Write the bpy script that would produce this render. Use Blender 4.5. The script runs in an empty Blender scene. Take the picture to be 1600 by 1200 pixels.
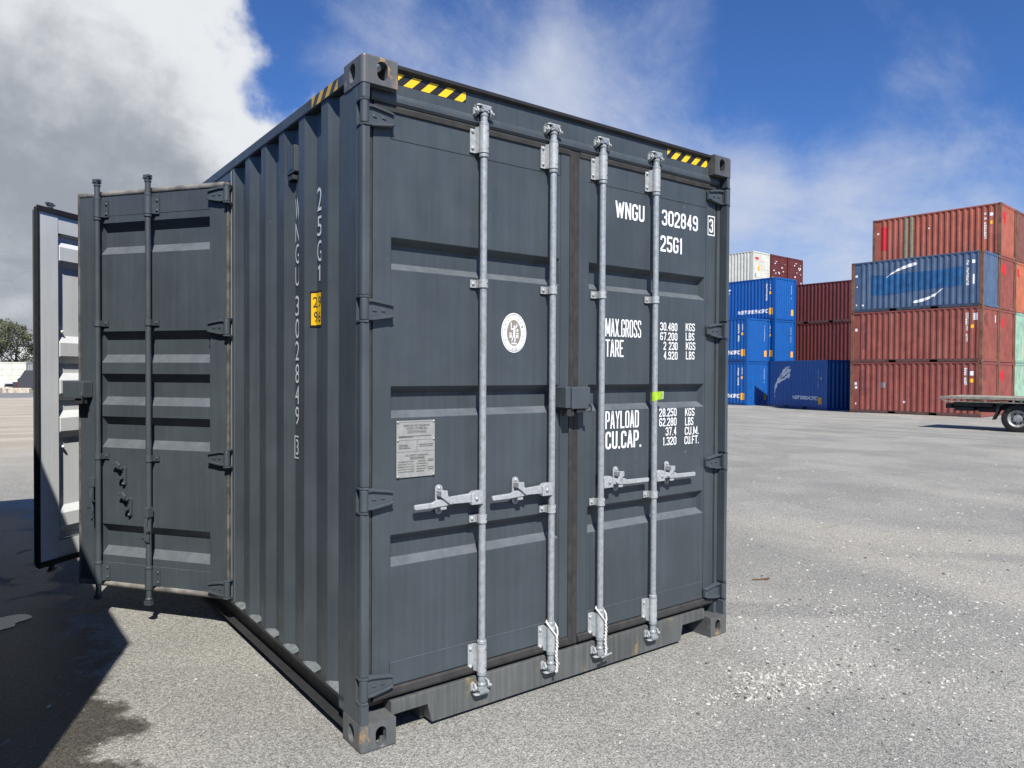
import bpy, bmesh, math, random
from mathutils import Vector, Matrix, Quaternion
random.seed(7)
S = bpy.context.scene
COL = S.collection

# ------------------------------------------------------------------ camera
cam_d = bpy.data.cameras.new('camera'); cam = bpy.data.objects.new('camera', cam_d); COL.objects.link(cam)
CP = Vector((-1.309, -2.7665, 1.5907)); YAW, PITCH, ROLL = 0.6451, -0.0160, 0.0052
fw = Vector((math.sin(YAW)*math.cos(PITCH), math.cos(YAW)*math.cos(PITCH), math.sin(PITCH)))
rt = Vector((math.cos(YAW), -math.sin(YAW), 0)); up = rt.cross(fw)
r2 = rt*math.cos(ROLL)+up*math.sin(ROLL); u2 = -rt*math.sin(ROLL)+up*math.cos(ROLL)
m = Matrix((r2, u2, -fw)).transposed().to_4x4(); m.translation = CP
cam.matrix_world = m
cam_d.sensor_width = 36; cam_d.lens = 1141.3/1600*36; cam_d.clip_start = .05; cam_d.clip_end = 3000
S.camera = cam
S.render.resolution_x = 1024; S.render.resolution_y = 768

# ------------------------------------------------------------------ sky and sun
SUNV = Vector((-.42, -1, 1.2)).normalized()
def world():
    w = bpy.data.worlds.new('World'); S.world = w; w.use_nodes = True
    N = w.node_tree.nodes; L = w.node_tree.links; N.clear()
    out = N.new('ShaderNodeOutputWorld'); bg = N.new('ShaderNodeBackground'); L.new(bg.outputs[0], out.inputs[0])
    bg.inputs[1].default_value = .056
    sky = N.new('ShaderNodeTexSky'); sky.sky_type = 'NISHITA'; sky.sun_disc = False
    sky.sun_elevation = math.asin(SUNV.z); sky.sun_rotation = math.atan2(SUNV.x, SUNV.y)
    sky.air_density = 1.0; sky.dust_density = .3; sky.ozone_density = 3.0
    def mth(op, a, b=None, c=None):
        n = N.new('ShaderNodeMath'); n.operation = op
        for i, v in enumerate((a, b, c)):
            if v is None: continue
            if isinstance(v, (int, float)): n.inputs[i].default_value = v
            else: L.new(v, n.inputs[i])
        return n.outputs[0]
    def mr(v, a, b, c=0., d=1.):
        n = N.new('ShaderNodeMapRange'); n.interpolation_type = 'SMOOTHSTEP'; L.new(v, n.inputs[0])
        for i, x in enumerate((a, b, c, d)): n.inputs[i+1].default_value = x
        return n.outputs[0]
    tc = N.new('ShaderNodeTexCoord'); sp = N.new('ShaderNodeSeparateXYZ'); L.new(tc.outputs['Generated'], sp.inputs[0])
    dz = mth('MAXIMUM', sp.outputs[2], 0.0); den = mth('ADD', dz, .22)
    cb = N.new('ShaderNodeCombineXYZ'); L.new(mth('DIVIDE', sp.outputs[0], den), cb.inputs[0]); L.new(mth('DIVIDE', sp.outputs[1], den), cb.inputs[1])
    cb.inputs[2].default_value = 3.7
    def noise(vec, scale, detail=8, rough=.55, dist=0.):
        n = N.new('ShaderNodeTexNoise'); L.new(vec, n.inputs['Vector']); n.inputs['Scale'].default_value = scale
        n.inputs['Detail'].default_value = detail; n.inputs['Roughness'].default_value = rough; n.inputs['Distortion'].default_value = dist
        return n.outputs[0]
    def blob(u, v, inner, outer):      # soft region of sky around one direction
        d = (r2*((u-800)/1141.3)+u2*((600-v)/1141.3)+fw).normalized()
        n = N.new('ShaderNodeVectorMath'); n.operation = 'DOT_PRODUCT'; L.new(tc.outputs['Generated'], n.inputs[0]); n.inputs[1].default_value = d
        return mr(n.outputs['Value'], math.cos(math.radians(outer)), math.cos(math.radians(inner)))
    n1 = noise(cb.outputs[0], 1.25, 5, .58, .25)
    mp = N.new('ShaderNodeMapping'); mp.vector_type = 'POINT'; L.new(cb.outputs[0], mp.inputs[0]); mp.inputs['Rotation'].default_value = (0, 0, .35); mp.inputs['Scale'].default_value = (.9, 1.7, 1)
    n4 = noise(mp.outputs[0], 1.1, 7, .62, .6)
    # heavy cumulus bank
    bank = mth('ADD', mth('MULTIPLY', blob(200, 80, 3, 24), .42), mth('MULTIPLY', blob(120, 430, 3, 19), .30))
    bank = mth('SUBTRACT', bank, mth('ADD', mth('MULTIPLY', blob(520, 20, 1, 7), .30), mth('MULTIPLY', blob(425, 155, .3, 3), .22)))
    n5 = noise(tc.outputs['Generated'], 3.4, 6, .60, .35); n6 = noise(tc.outputs['Generated'], 11, 7, .66, .3)
    vw = N.new('ShaderNodeVectorMath'); vw.operation = 'MULTIPLY_ADD'; wn = N.new('ShaderNodeTexNoise'); L.new(tc.outputs['Generated'], wn.inputs['Vector']); wn.inputs['Scale'].default_value = 6; wn.inputs['Detail'].default_value = 5
    L.new(wn.outputs['Color'], vw.inputs[0]); vw.inputs[1].default_value = (.16, .16, .16); L.new(tc.outputs['Generated'], vw.inputs[2])
    vr = N.new('ShaderNodeTexVoronoi'); vr.feature = 'F1'; vr.normalize = True; L.new(vw.outputs[0], vr.inputs['Vector']); vr.inputs['Scale'].default_value = 9; vr.inputs['Detail'].default_value = 2.0; vr.inputs['Roughness'].default_value = .5
    puff = mth('SUBTRACT', 1.0, vr.outputs['Distance'])
    body = mth('ADD', mth('ADD', mth('MULTIPLY', n5, .75), mth('MULTIPLY', n6, .28)), mth('MULTIPLY', puff, .22))
    dens = mth('ADD', body, mth('SUBTRACT', bank, .82))
    cum = mr(dens, .02, .20)
    sh = mth('ADD', mth('ADD', mth('MULTIPLY', n1, .75), mth('MULTIPLY', n6, .35)), mth('ADD', mth('MULTIPLY', dens, .55), mth('ADD', mth('MULTIPLY', blob(20, 300, 2, 15), .34), mth('MULTIPLY', puff, -.55))))
    thick = mr(sh, .28, .80)
    # thin wisps
    haze = mth('ADD', mth('ADD', mth('MULTIPLY', blob(1400, 370, 2, 16), .34), mth('MULTIPLY', blob(700, 120, 1, 13), .33)), mth('ADD', mth('MULTIPLY', blob(1010, 200, 1, 13), .33), mth('MULTIPLY', blob(1400, 20, 1, 8), .10)))
    hz2 = mth('SUBTRACT', haze, mth('ADD', mth('ADD', mth('MULTIPLY', blob(1230, 130, 1, 8), .20), mth('MULTIPLY', blob(760, 0, 1, 6), .14)), mth('ADD', mth('MULTIPLY', blob(1100, 10, 2, 11), .14), mth('MULTIPLY', blob(1540, 120, 2, 10), .20))))
    wis = mr(mth('ADD', mth('ADD', mth('MULTIPLY', n4, .62), mth('MULTIPLY', n6, .34)), hz2), .48, 1.0)
    wis = mth('MULTIPLY', wis, .88)
    hor = mth('MULTIPLY', mr(sp.outputs[2], .0, .30, 1., 0.), .34)
    wis = mth('MAXIMUM', wis, hor)
    gam = N.new('ShaderNodeMix'); gam.data_type = 'RGBA'; gam.blend_type = 'MULTIPLY'; gam.inputs[0].default_value = 1
    L.new(sky.outputs[0], gam.inputs[6]); gam.inputs[7].default_value = (.62, 1.0, 1.62, 1)
    mx = N.new('ShaderNodeMix'); mx.data_type = 'RGBA'; L.new(wis, mx.inputs[0]); L.new(gam.outputs[2], mx.inputs[6]); mx.inputs[7].default_value = (8.0, 8.7, 10.2, 1)
    cc = N.new('ShaderNodeMix'); cc.data_type = 'RGBA'; L.new(thick, cc.inputs[0]); cc.inputs[6].default_value = (10.6, 10.9, 11.3, 1); cc.inputs[7].default_value = (4.3, 4.75, 5.4, 1)
    m2 = N.new('ShaderNodeMix'); m2.data_type = 'RGBA'; L.new(cum, m2.inputs[0]); L.new(mx.outputs[2], m2.inputs[6]); L.new(cc.outputs[2], m2.inputs[7])
    L.new(m2.outputs[2], bg.inputs[0])
world()
sun_d = bpy.data.lights.new('sun', 'SUN'); sun_d.energy = 5.0; sun_d.angle = math.radians(.53); sun_d.color = (1, .955, .89)
sun = bpy.data.objects.new('sun', sun_d); COL.objects.link(sun); sun.rotation_euler = (-SUNV).to_track_quat('-Z', 'Y').to_euler(); sun.location = (0, -5, 20)
S.view_settings.view_transform = 'Standard'; S.view_settings.look = 'None'; S.view_settings.gamma = 1; S.view_settings.exposure = .45
S.view_settings.use_curve_mapping = False
S.cycles.max_bounces = 5; S.cycles.diffuse_bounces = 3; S.cycles.glossy_bounces = 2; S.cycles.caustics_reflective = False; S.cycles.caustics_refractive = False

# ------------------------------------------------------------------ helpers
class MB:
    def __init__(s): s.v = []; s.f = []; s.mi = []
    def add(s, vs, fs, mi=0):
        o = len(s.v); s.v += [tuple(x) for x in vs]; s.f += [tuple(i+o for i in q) for q in fs]; s.mi += [mi]*len(fs); return s
    def box(s, x0, x1, y0, y1, z0, z1, mi=0):
        if x0 > x1: x0, x1 = x1, x0
        vs = [(x0,y0,z0),(x1,y0,z0),(x1,y1,z0),(x0,y1,z0),(x0,y0,z1),(x1,y0,z1),(x1,y1,z1),(x0,y1,z1)]
        return s.add(vs, [(0,3,2,1),(4,5,6,7),(0,1,5,4),(1,2,6,5),(2,3,7,6),(3,0,4,7)], mi)
    def prism(s, poly, axis, a, b, mi=0):
        # poly of 2d points; axis 'z': (x,y), 'y': (x,z), 'x': (y,z)
        def P(p, t): return (p[0],p[1],t) if axis=='z' else (p[0],t,p[1]) if axis=='y' else (t,p[0],p[1])
        ar = sum(poly[i][0]*poly[(i+1)%len(poly)][1]-poly[(i+1)%len(poly)][0]*poly[i][1] for i in range(len(poly)))
        if (ar < 0) != (axis == 'y'): poly = poly[::-1]
        n = len(poly)
        vs = [P(p, a) for p in poly]+[P(p, b) for p in poly]
        if a > b: vs = [P(p, b) for p in poly]+[P(p, a) for p in poly]
        fs = [tuple(range(n))[::-1], tuple(range(n, 2*n))]+[(i,(i+1)%n,n+(i+1)%n,n+i) for i in range(n)]
        return s.add(vs, fs, mi)
    def tube(s, pts, r, n=12, mi=0, cap=True):
        pts = [Vector(p) for p in pts]; rs = r if isinstance(r, (list, tuple)) else [r]*len(pts)
        vs = []; 
        for i, p in enumerate(pts):
            d = (pts[min(i+1, len(pts)-1)]-pts[max(i-1, 0)])
            d = d.normalized() if d.length > 1e-9 else Vector((0,0,1))
            q = Vector((0,0,1)) if abs(d.z) < .9 else Vector((1,0,0))
            a = d.cross(q).normalized(); b = d.cross(a)
            vs += [p+(a*math.cos(k*2*math.pi/n)+b*math.sin(k*2*math.pi/n))*rs[i] for k in range(n)]
        fs = [(i*n+k, (i+1)*n+k, (i+1)*n+(k+1)%n, i*n+(k+1)%n) for i in range(len(pts)-1) for k in range(n)]
        if cap: fs += [tuple(range(n)), tuple(range((len(pts)-1)*n, len(pts)*n))[::-1]]
        return s.add(vs, fs, mi)
    def lathe(s, prof, c=(0,0,0), axis='z', n=16, mi=0, cap=True):
        # prof list of (r, t)
        pts = []; 
        for r, t in prof:
            for k in range(n):
                a = 2*math.pi*k/n; x, y = r*math.cos(a), r*math.sin(a)
                q = (x,y,t) if axis=='z' else (x,t,y) if axis=='y' else (t,x,y)
                pts.append((q[0]+c[0], q[1]+c[1], q[2]+c[2]))
        fs = [(i*n+k, i*n+(k+1)%n, (i+1)*n+(k+1)%n, (i+1)*n+k) for i in range(len(prof)-1) for k in range(n)]
        if cap: fs += [tuple(range(n))[::-1], tuple(range((len(prof)-1)*n, len(prof)*n))]
        return s.add(pts, fs, mi)
    def xf(s, M):
        s.v = [tuple(M @ Vector(p)) for p in s.v]
        if M.to_3x3().determinant() < 0: s.f = [q[::-1] for q in s.f]
        return s
    def join(s, o): return s.add(o.v, o.f) 
    def mesh(s, name, mats=(), smooth=False, recalc=True, weld=0):
        me = bpy.data.meshes.new(name); me.from_pydata(s.v, [], s.f)
        for i, p in enumerate(me.polygons): p.material_index = s.mi[i]
        if recalc or weld:
            b = bmesh.new(); b.from_mesh(me)
            if weld: bmesh.ops.remove_doubles(b, verts=b.verts, dist=weld)
            if recalc: bmesh.ops.recalc_face_normals(b, faces=b.faces)
            b.to_mesh(me); b.free()
        for mt in mats: me.materials.append(mt)
        if smooth:
            me.polygons.foreach_set('use_smooth', [True]*len(me.polygons))
        me.update(); return me
    def build(s, name, mat, parent=None, smooth=False, bevel=0, recalc=True, loc=None, seg=2, weld=0):
        mats = mat if isinstance(mat, (list, tuple)) else (mat,)
        return obj(name, s.mesh(name, mats, smooth, recalc, weld), parent, bevel, loc, seg, smooth)
def obj(name, me, parent=None, bevel=0, loc=None, seg=2, smooth=False):
    o = bpy.data.objects.new(name, me); COL.objects.link(o)
    if parent: o.parent = parent
    if loc: o.location = loc
    if bevel:
        b = o.modifiers.new('bevel', 'BEVEL'); b.width = bevel; b.segments = seg; b.limit_method = 'ANGLE'; b.angle_limit = math.radians(40)
        b.harden_normals = False
    if smooth:
        e = o.modifiers.new('edges', 'EDGE_SPLIT'); e.split_angle = math.radians(40)
    return o
def empty(name, loc=(0,0,0), rz=0, label=None, cat=None, group=None):
    o = bpy.data.objects.new(name, None); COL.objects.link(o); o.location = loc; o.rotation_euler = (0,0,rz); o.empty_display_size = .2
    tag(o, label, cat, group); return o
def tag(o, label=None, cat=None, group=None, kind=None):
    if label: o['label'] = label
    if cat: o['category'] = cat
    if group: o['group'] = group
    if kind: o['kind'] = kind
    return o
def over(o, *mats):     # materials held by the object, so meshes can be shared
    for i, mt in enumerate(mats):
        o.material_slots[i].link = 'OBJECT'; o.material_slots[i].material = mt
    return o

# ------------------------------------------------------------------ materials
def node_mat(name):
    mt = bpy.data.materials.new(name); mt.use_nodes = True
    N = mt.node_tree.nodes; L = mt.node_tree.links
    return mt, N, L, N['Principled BSDF']
def nz(N, L, vec, scale, detail=4, rough=.55, stretch=None, dist=0.):
    if stretch:
        mp = N.new('ShaderNodeMapping'); L.new(vec, mp.inputs[0]); mp.inputs['Scale'].default_value = stretch; vec = mp.outputs[0]
    n = N.new('ShaderNodeTexNoise'); L.new(vec, n.inputs['Vector']); n.inputs['Scale'].default_value = scale
    n.inputs['Detail'].default_value = detail; n.inputs['Roughness'].default_value = rough; n.inputs['Distortion'].default_value = dist
    return n.outputs[0]
def ramp(N, L, v, a, b, c=0., d=1.):
    n = N.new('ShaderNodeMapRange'); n.interpolation_type = 'SMOOTHSTEP'; L.new(v, n.inputs[0])
    for i, x in enumerate((a, b, c, d)): n.inputs[i+1].default_value = x
    return n.outputs[0]
def mixc(N, L, f, a, b, blend='MIX'):
    n = N.new('ShaderNodeMix'); n.data_type = 'RGBA'; n.blend_type = blend
    if isinstance(f, (int, float)): n.inputs[0].default_value = f
    else: L.new(f, n.inputs[0])
    for i, c in ((6, a), (7, b)):
        if isinstance(c, tuple): n.inputs[i].default_value = c if len(c) == 4 else (*c, 1)
        else: L.new(c, n.inputs[i])
    return n.outputs[2]
def ma(N, L, op, a, b):
    n = N.new('ShaderNodeMath'); n.operation = op
    for i, v in enumerate((a, b)):
        if isinstance(v, (int, float)): n.inputs[i].default_value = v
        else: L.new(v, n.inputs[i])
    return n.outputs[0]
def coords(N, L, vary=True):
    tc = N.new('ShaderNodeTexCoord')
    if not vary: return tc.outputs['Object']
    oi = N.new('ShaderNodeObjectInfo'); v = N.new('ShaderNodeVectorMath'); v.operation = 'MULTIPLY_ADD'
    cb = N.new('ShaderNodeCombineXYZ')
    for i in range(3): L.new(oi.outputs['Random'], cb.inputs[i])
    L.new(cb.outputs[0], v.inputs[0]); v.inputs[1].default_value = (31.7, 17.3, 23.1); L.new(tc.outputs['Object'], v.inputs[2])
    return v.outputs[0]
def paint(name, col, rough=.42, streak=.12, blotch=.12, rust=0., rustcol=(.16, .055, .02), spec=.5, bump=.0, fade=None, scale=1., scuff=0., dust=0.):
    mt, N, L, P = node_mat(name); co = coords(N, L)
    s1 = ramp(N, L, nz(N, L, co, 1, 5, .6, (42*scale, 42*scale, 1.3*scale)), .3, .7, 1-streak, 1+streak)
    s2 = ramp(N, L, nz(N, L, co, 2.2*scale, 5, .6), .3, .7, 1-blotch, 1+blotch)
    k = ma(N, L, 'MULTIPLY', s1, s2)
    cb = N.new('ShaderNodeCombineColor'); [L.new(k, cb.inputs[i]) for i in range(3)]
    c = mixc(N, L, 1., col, cb.outputs[0], 'MULTIPLY')
    if fade:
        c = mixc(N, L, ramp(N, L, nz(N, L, co, 1.1*scale, 6, .65, (1, 1, .5)), .45, .72), c, fade)
    if scuff:
        c = mixc(N, L, ramp(N, L, nz(N, L, co, 16*scale, 6, .75), .70-.05*scuff, .74, 0, .5), c, (.5, .5, .48))
    r = ramp(N, L, nz(N, L, co, 9*scale, 4, .6), .3, .7, rough-.07, rough+.1)
    if dust:      # settled dust lies on faces that look up
        ge = N.new('ShaderNodeNewGeometry'); sn = N.new('ShaderNodeSeparateXYZ'); L.new(ge.outputs['True Normal'], sn.inputs[0])
        dm = ma(N, L, 'MULTIPLY', ramp(N, L, sn.outputs[2], .35, .7, 0, dust), ramp(N, L, nz(N, L, co, 11, 5, .7), .3, .7, .6, 1.2)); c = mixc(N, L, dm, c, (.27, .285, .30)); r = ma(N, L, 'MAXIMUM', r, ma(N, L, 'MULTIPLY', dm, 1.6))
    if rust:
        rm = nz(N, L, co, 5*scale, 8, .7, (1.6, 1.6, .8)); rm = ramp(N, L, rm, .70-.22*rust, .76-.2*rust)
        rc = mixc(N, L, nz(N, L, co, 30, 4), rustcol, tuple(x*2.1 for x in rustcol))
        c = mixc(N, L, rm, c, rc); r = ma(N, L, 'MAXIMUM', r, ma(N, L, 'MULTIPLY', rm, .85))
    L.new(c, P.inputs['Base Color']); L.new(r, P.inputs['Roughness']); P.inputs['Specular IOR Level'].default_value = spec
    if bump:
        b = N.new('ShaderNodeBump'); b.inputs['Strength'].default_value = bump; b.inputs['Distance'].default_value = .004
        L.new(nz(N, L, co, 3.0, 3, .5), b.inputs['Height']); L.new(b.outputs[0], P.inputs['Normal'])
    return mt
def plain(name, col, rough=.6, metal=0., var=.1, scale=20., spec=.4, bump=0.):
    mt, N, L, P = node_mat(name); co = coords(N, L)
    k = ramp(N, L, nz(N, L, co, scale, 5, .6), .3, .7, 1-var, 1+var)
    cb = N.new('ShaderNodeCombineColor'); [L.new(k, cb.inputs[i]) for i in range(3)]
    L.new(mixc(N, L, 1., col, cb.outputs[0], 'MULTIPLY'), P.inputs['Base Color'])
    P.inputs['Roughness'].default_value = rough; P.inputs['Metallic'].default_value = metal; P.inputs['Specular IOR Level'].default_value = spec
    if bump:
        b = N.new('ShaderNodeBump'); b.inputs['Strength'].default_value = bump; b.inputs['Distance'].default_value = .003
        L.new(nz(N, L, co, scale*2, 4), b.inputs['Height']); L.new(b.outputs[0], P.inputs['Normal'])
    return mt
GREY = (.055, .067, .075)
M = {}
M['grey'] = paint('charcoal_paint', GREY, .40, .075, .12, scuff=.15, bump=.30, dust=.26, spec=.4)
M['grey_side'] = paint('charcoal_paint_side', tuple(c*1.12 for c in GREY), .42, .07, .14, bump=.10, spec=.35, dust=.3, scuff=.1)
M['grey_hw'] = paint('charcoal_hardware_paint', tuple(c*1.02 for c in GREY), .42, .05, .14, scuff=.5)
M['cast'] = paint('casting_paint', (.088, .092, .092), .48, .10, .2, rust=.62, rustcol=(.19, .125, .065), scuff=.8)
M['sill'] = paint('sill_paint', (.094, .099, .094), .5, .2, .2, rust=.52, rustcol=(.13, .10, .05), scuff=.6)
M['inner'] = paint('light_grey_lining', (.60, .62, .62), .5, .04, .05)
M['rubber'] = plain('rubber_gasket', (.036, .034, .032), .62, 0, .25, 14)
M['worn2'] = plain('aged_rubber', (.105, .095, .085), .7, 0, .5, 12)
M['worn'] = plain('worn_rubber_gasket', (.165, .155, .14), .7, 0, .45, 9)
M['galv'] = plain('galvanised_steel', (.335, .36, .365), .42, .30, .18, 45, bump=.15)
M['cast_galv'] = plain('galvanised_casting', (.40, .42, .42), .46, .22, .16, 60, bump=.2)
M['bolt'] = plain('dark_bolt', (.05, .05, .05), .5, .3)
M['white'] = plain('white_lettering', (.80, .81, .80), .5, 0, .03)
M['white_side'] = plain('white_side_lettering', (.70, .72, .73), .5, 0, .05)
M['yellow'] = plain('yellow_tape', (.86, .53, .02), .45, 0, .04)
M['yellow_old'] = plain('shaded_dusty_yellow_tape', (.62, .38, .06), .5, 0, .1)  # dusty, and the shade on the side tape is put into the yellow
M['black'] = plain('black_tape', (.018, .017, .02), .45, 0, .1)
M['black_old'] = plain('dusty_black_tape', (.055, .056, .06), .5, 0, .1)
M['plate'] = plain('brushed_plate', (.37, .365, .34), .45, .3, .08, 30)
M['print'] = plain('black_print', (.06, .055, .05), .6, 0, .05)
M['emblem'] = plain('taupe_print', (.25, .225, .19), .5, 0, .05)
M['lime'] = plain('lime_tape', (.36, .56, .03), .5, 0, .2, 40)
M['cloth'] = plain('tape_backing', (.52, .52, .45), .7, 0, .1)
M['rope'] = plain('white_rope', (.72, .71, .66), .8, 0, .12, 80)
M['ply'] = plain('plywood_floor', (.22, .14, .08), .7, 0, .2, 6)
M['rail_shade'] = paint('shaded_rail_paint', (.030, .031, .032), .55, .1, .25)  # charcoal darkened: the shade under the rail's top flange is put into the colour
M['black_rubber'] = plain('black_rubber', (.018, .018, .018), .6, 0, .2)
M['ledge_lit'] = plain('sunlit_ledge_paint', (.15, .165, .17), .35, 0, .2, 25, bump=.4)
M['weld'] = paint('weld_primer', (.24, .255, .26), .5, .2, .2)

# ------------------------------------------------------------------ text
_tc = {}
def text_geo(s, bold=.0, shear=0.):
    k = (s, bold, shear)
    if k not in _tc:
        cu = bpy.data.curves.new('t', 'FONT'); cu.body = s; cu.offset = bold; cu.resolution_u = 3; cu.shear = shear
        o = bpy.data.objects.new('t', cu); COL.objects.link(o)
        dg = bpy.context.evaluated_depsgraph_get(); me = bpy.data.meshes.new_from_object(o.evaluated_get(dg))
        v = [(p.co.x, p.co.y) for p in me.vertices]; f = [tuple(p.vertices) for p in me.polygons]
        bpy.data.objects.remove(o); bpy.data.curves.remove(cu); bpy.data.meshes.remove(me)
        xs = [a for a, _ in v]; ys = [b for _, b in v]; x0, x1, y0, y1 = min(xs), max(xs), min(ys), max(ys)
        _tc[k] = ([((a-x0)/(x1-x0), (b-y0)/(y1-y0)) for a, b in v], f)
    return _tc[k]
def text_into(mb, s, x0, x1, z0, z1, place, bold=.02, shear=0., mi=0):
    v, f = text_geo(s, bold, shear)
    mb.add([place(x0+(x1-x0)*a, z0+(z1-z0)*b) for a, b in v], f, mi)
def digits(mb, s, x0, x1, z0, z1, place, bold=.02):
    # condensed lettering: every glyph fills its own cell; thin glyphs get narrow cells
    wid = {'.': .34, '1': .55, ' ': .7, 'I': .45, 'M': 1.3, 'W': 1.45, "'": .3, ',': .34}
    tot = sum(wid.get(c, 1) for c in s); u = (x1-x0)/tot; x = x0
    for c in s:
        w = wid.get(c, 1)*u
        if c == '.': mb.add([place(*p) for p in ((x+.2*w, z0), (x+.75*w, z0), (x+.75*w, z0+.14*(z1-z0)), (x+.2*w, z0+.14*(z1-z0)))], [(0,1,2,3)])
        elif c == '1': mb.add([place(x+w*a_, z0+(z1-z0)*b_) for a_, b_ in ((.52, 0), (.90, 0), (.90, 1), (.60, 1), (.08, .86), (.08, .70), (.52, .80))], [tuple(range(7))])
        elif c != ' ': text_into(mb, c, x+.07*u, x+w-.07*u, z0, z1, place, bold)
        x += w
# condensed stencil-like lettering drawn as strokes; a third value rounds that corner
GL = {'0': [[(0,0,1),(0,1,1),(1,1,1),(1,0,1),'c']], 'O': [[(0,0,1),(0,1,1),(1,1,1),(1,0,1),'c']], 'D': [[(0,0),(0,1),(1,1,1),(1,0,1),'c']],
 '1': [[(.62,0),(.62,1)], [(.55,.98),(.08,.78)]], '2': [[(0,.74),(0,1,1),(1,1,1),(1,.60,.6),(0,.10,.3),(0,0),(1,0)]], '3': [[(0,.78),(0,1,1),(1,1,1),(1,.53,1),(.4,.53)], [(.4,.53),(1,.53,1),(1,0,1),(0,0,1),(0,.24)]],
 '4': [[(.74,0),(.74,1)], [(.74,1),(0,.27)], [(0,.27),(1.08,.27)]], '5': [[(1,1),(.04,1),(.04,.58),(1,.58,1),(1,0,1),(0,0,1),(0,.24)]], '6': [[(1,.78),(1,1,1),(0,1,1),(0,0,1),(1,0,1),(1,.50,1),(.1,.50)]],
 '7': [[(0,1),(1,1),(.35,0)]], '8': [[(.02,.53,1),(.02,1,1),(.98,1,1),(.98,.53,1),'c'], [(0,0,1),(0,.53,1),(1,.53,1),(1,0,1),'c']], '9': [[(0,.22),(0,0,1),(1,0,1),(1,1,1),(0,1,1),(0,.50,1),(.9,.50)]],
 'A': [[(-.04,0),(.42,1),(.58,1),(1.04,0)], [(.18,.27),(.82,.27)]], 'B': [[(0,0),(0,1),(.95,1,1),(.95,.53,1),(.1,.53)], [(.1,.53),(1,.53,1),(1,0,1),(0,0)]], 'C': [[(1,.72),(1,1,1),(0,1,1),(0,0,1),(1,0,1),(1,.28)]],
 'E': [[(1,1),(0,1),(0,0),(1,0)], [(.1,.52),(.85,.52)]], 'F': [[(1,1),(0,1),(0,0)], [(.1,.52),(.85,.52)]], 'G': [[(1,.74),(1,1,1),(0,1,1),(0,0,1),(1,0,1),(1,.45),(.55,.45)]], 'K': [[(0,0),(0,1)], [(.98,1),(.05,.42)], [(.36,.60),(1.02,0)]],
 'L': [[(0,1),(0,0),(1,0)]], 'M': [[(0,0),(0,1)], [(1,0),(1,1)], [(.03,1),(.5,.10)], [(.97,1),(.5,.10)]], 'N': [[(0,0),(0,1)], [(1,0),(1,1)], [(.03,1),(.97,0)]], 'P': [[(0,0),(0,1),(1,1,1),(1,.44,1),(.1,.44)]], 'R': [[(0,0),(0,1),(1,1,1),(1,.48,1),(.1,.48)], [(.55,.48),(1.02,0)]],
 'S': [[(1,.77),(1,1,1),(0,1,1),(0,.62,.8),(1,.40,.8),(1,0,1),(0,0,1),(0,.23)]], 'T': [[(.5,0),(.5,.95)], [(-.06,1),(1.06,1)]], 'U': [[(0,1),(0,0,1),(1,0,1),(1,1)]], 'W': [[(0,1),(.25,0)], [(.25,0),(.5,.95)], [(.5,.95),(.75,0)], [(.75,0),(1,1)]], 'X': [[(0,0),(1,1)], [(0,1),(1,0)]], 'Y': [[(.5,0),(.5,.46)], [(0,1),(.5,.46),(1,1)]]}
def strokes(mb, ch, x0, x1, z0, z1, place, t, dy=-.0003):
    w, h = x1-x0-t, z1-z0-t; R0 = min(w*.5, h*.25)
    for k, path in enumerate(GL[ch]):
        closed = path[-1] == 'c'; P = [p for p in path if p != 'c']
        P = [(Vector((x0+t/2+p[0]*w, z0+t/2+p[1]*h)), p[2] if len(p) > 2 else 0) for p in P]; n = len(P); pts = []
        for i, (p, r) in enumerate(P):
            if r and (closed or 0 < i < n-1):
                a, b = P[i-1][0], P[(i+1) % n][0]; da, db = (a-p), (b-p); q = R0*r
                A = p+da.normalized()*min(q, da.length*.5); B = p+db.normalized()*min(q, db.length*.5)
                pts += [A*(1-u)**2+p*2*u*(1-u)+B*u*u for u in (0, .25, .5, .75, 1)]
            else: pts.append(p)
        cl = [pts[0]]
        for p in pts[1:]:
            if (p-cl[-1]).length > 1e-5: cl.append(p)
        if closed and (cl[0]-cl[-1]).length < 1e-5: cl.pop()
        pts = cl; n = len(pts); vs = []
        for i, p in enumerate(pts):
            a = pts[i-1] if (i or closed) else None; b = pts[(i+1) % n] if (i < n-1 or closed) else None
            d1 = (p-a).normalized() if a is not None else None; d2 = (b-p).normalized() if b is not None else None
            d1 = d1 or d2; d2 = d2 or d1; n1 = Vector((-d1.y, d1.x)); n2 = Vector((-d2.y, d2.x)); mn = (n1+n2)
            mn = mn.normalized() if mn.length > 1e-6 else n1; L_ = t/2/max(.45, mn.dot(n1))
            edge = min(abs(p.y-z0-t/2), abs(p.y-z1+t/2)) < 1e-4
            if a is None and edge: p = p-d2*t/2
            if b is None and edge: p = p+d1*t/2
            for s_ in (1, -1):
                q = p+mn*L_*s_; q = Vector((min(max(q.x, x0-.1*t), x1+.1*t), min(max(q.y, z0), z1))); v = place(q.x, q.y); vs.append((v[0], v[1]+dy*k, v[2]))
        m_ = n if closed else n-1
        mb.add(vs, [(2*i, 2*i+1, 2*((i+1) % n)+1, 2*((i+1) % n)) for i in range(m_)])
def stencil(mb, s, x0, x1, z0, z1, place):
    wid = {'.': .42, '1': .66, ' ': .7, 'M': 1.3, 'W': 1.4}; tot = sum(wid.get(c, 1) for c in s); u = (x1-x0)/tot; x = x0; h = z1-z0; t = min(.145*h, .27*u)
    for c in s:
        w = wid.get(c, 1)*u
        if c == '.': quad(mb, x+.5*w-t*.5, x+.5*w+t*.5, z0, z0+t, place)
        elif c != ' ': strokes(mb, c, x+.07*u, x+w-.07*u, z0, z1, place, t)
        x += w
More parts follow.
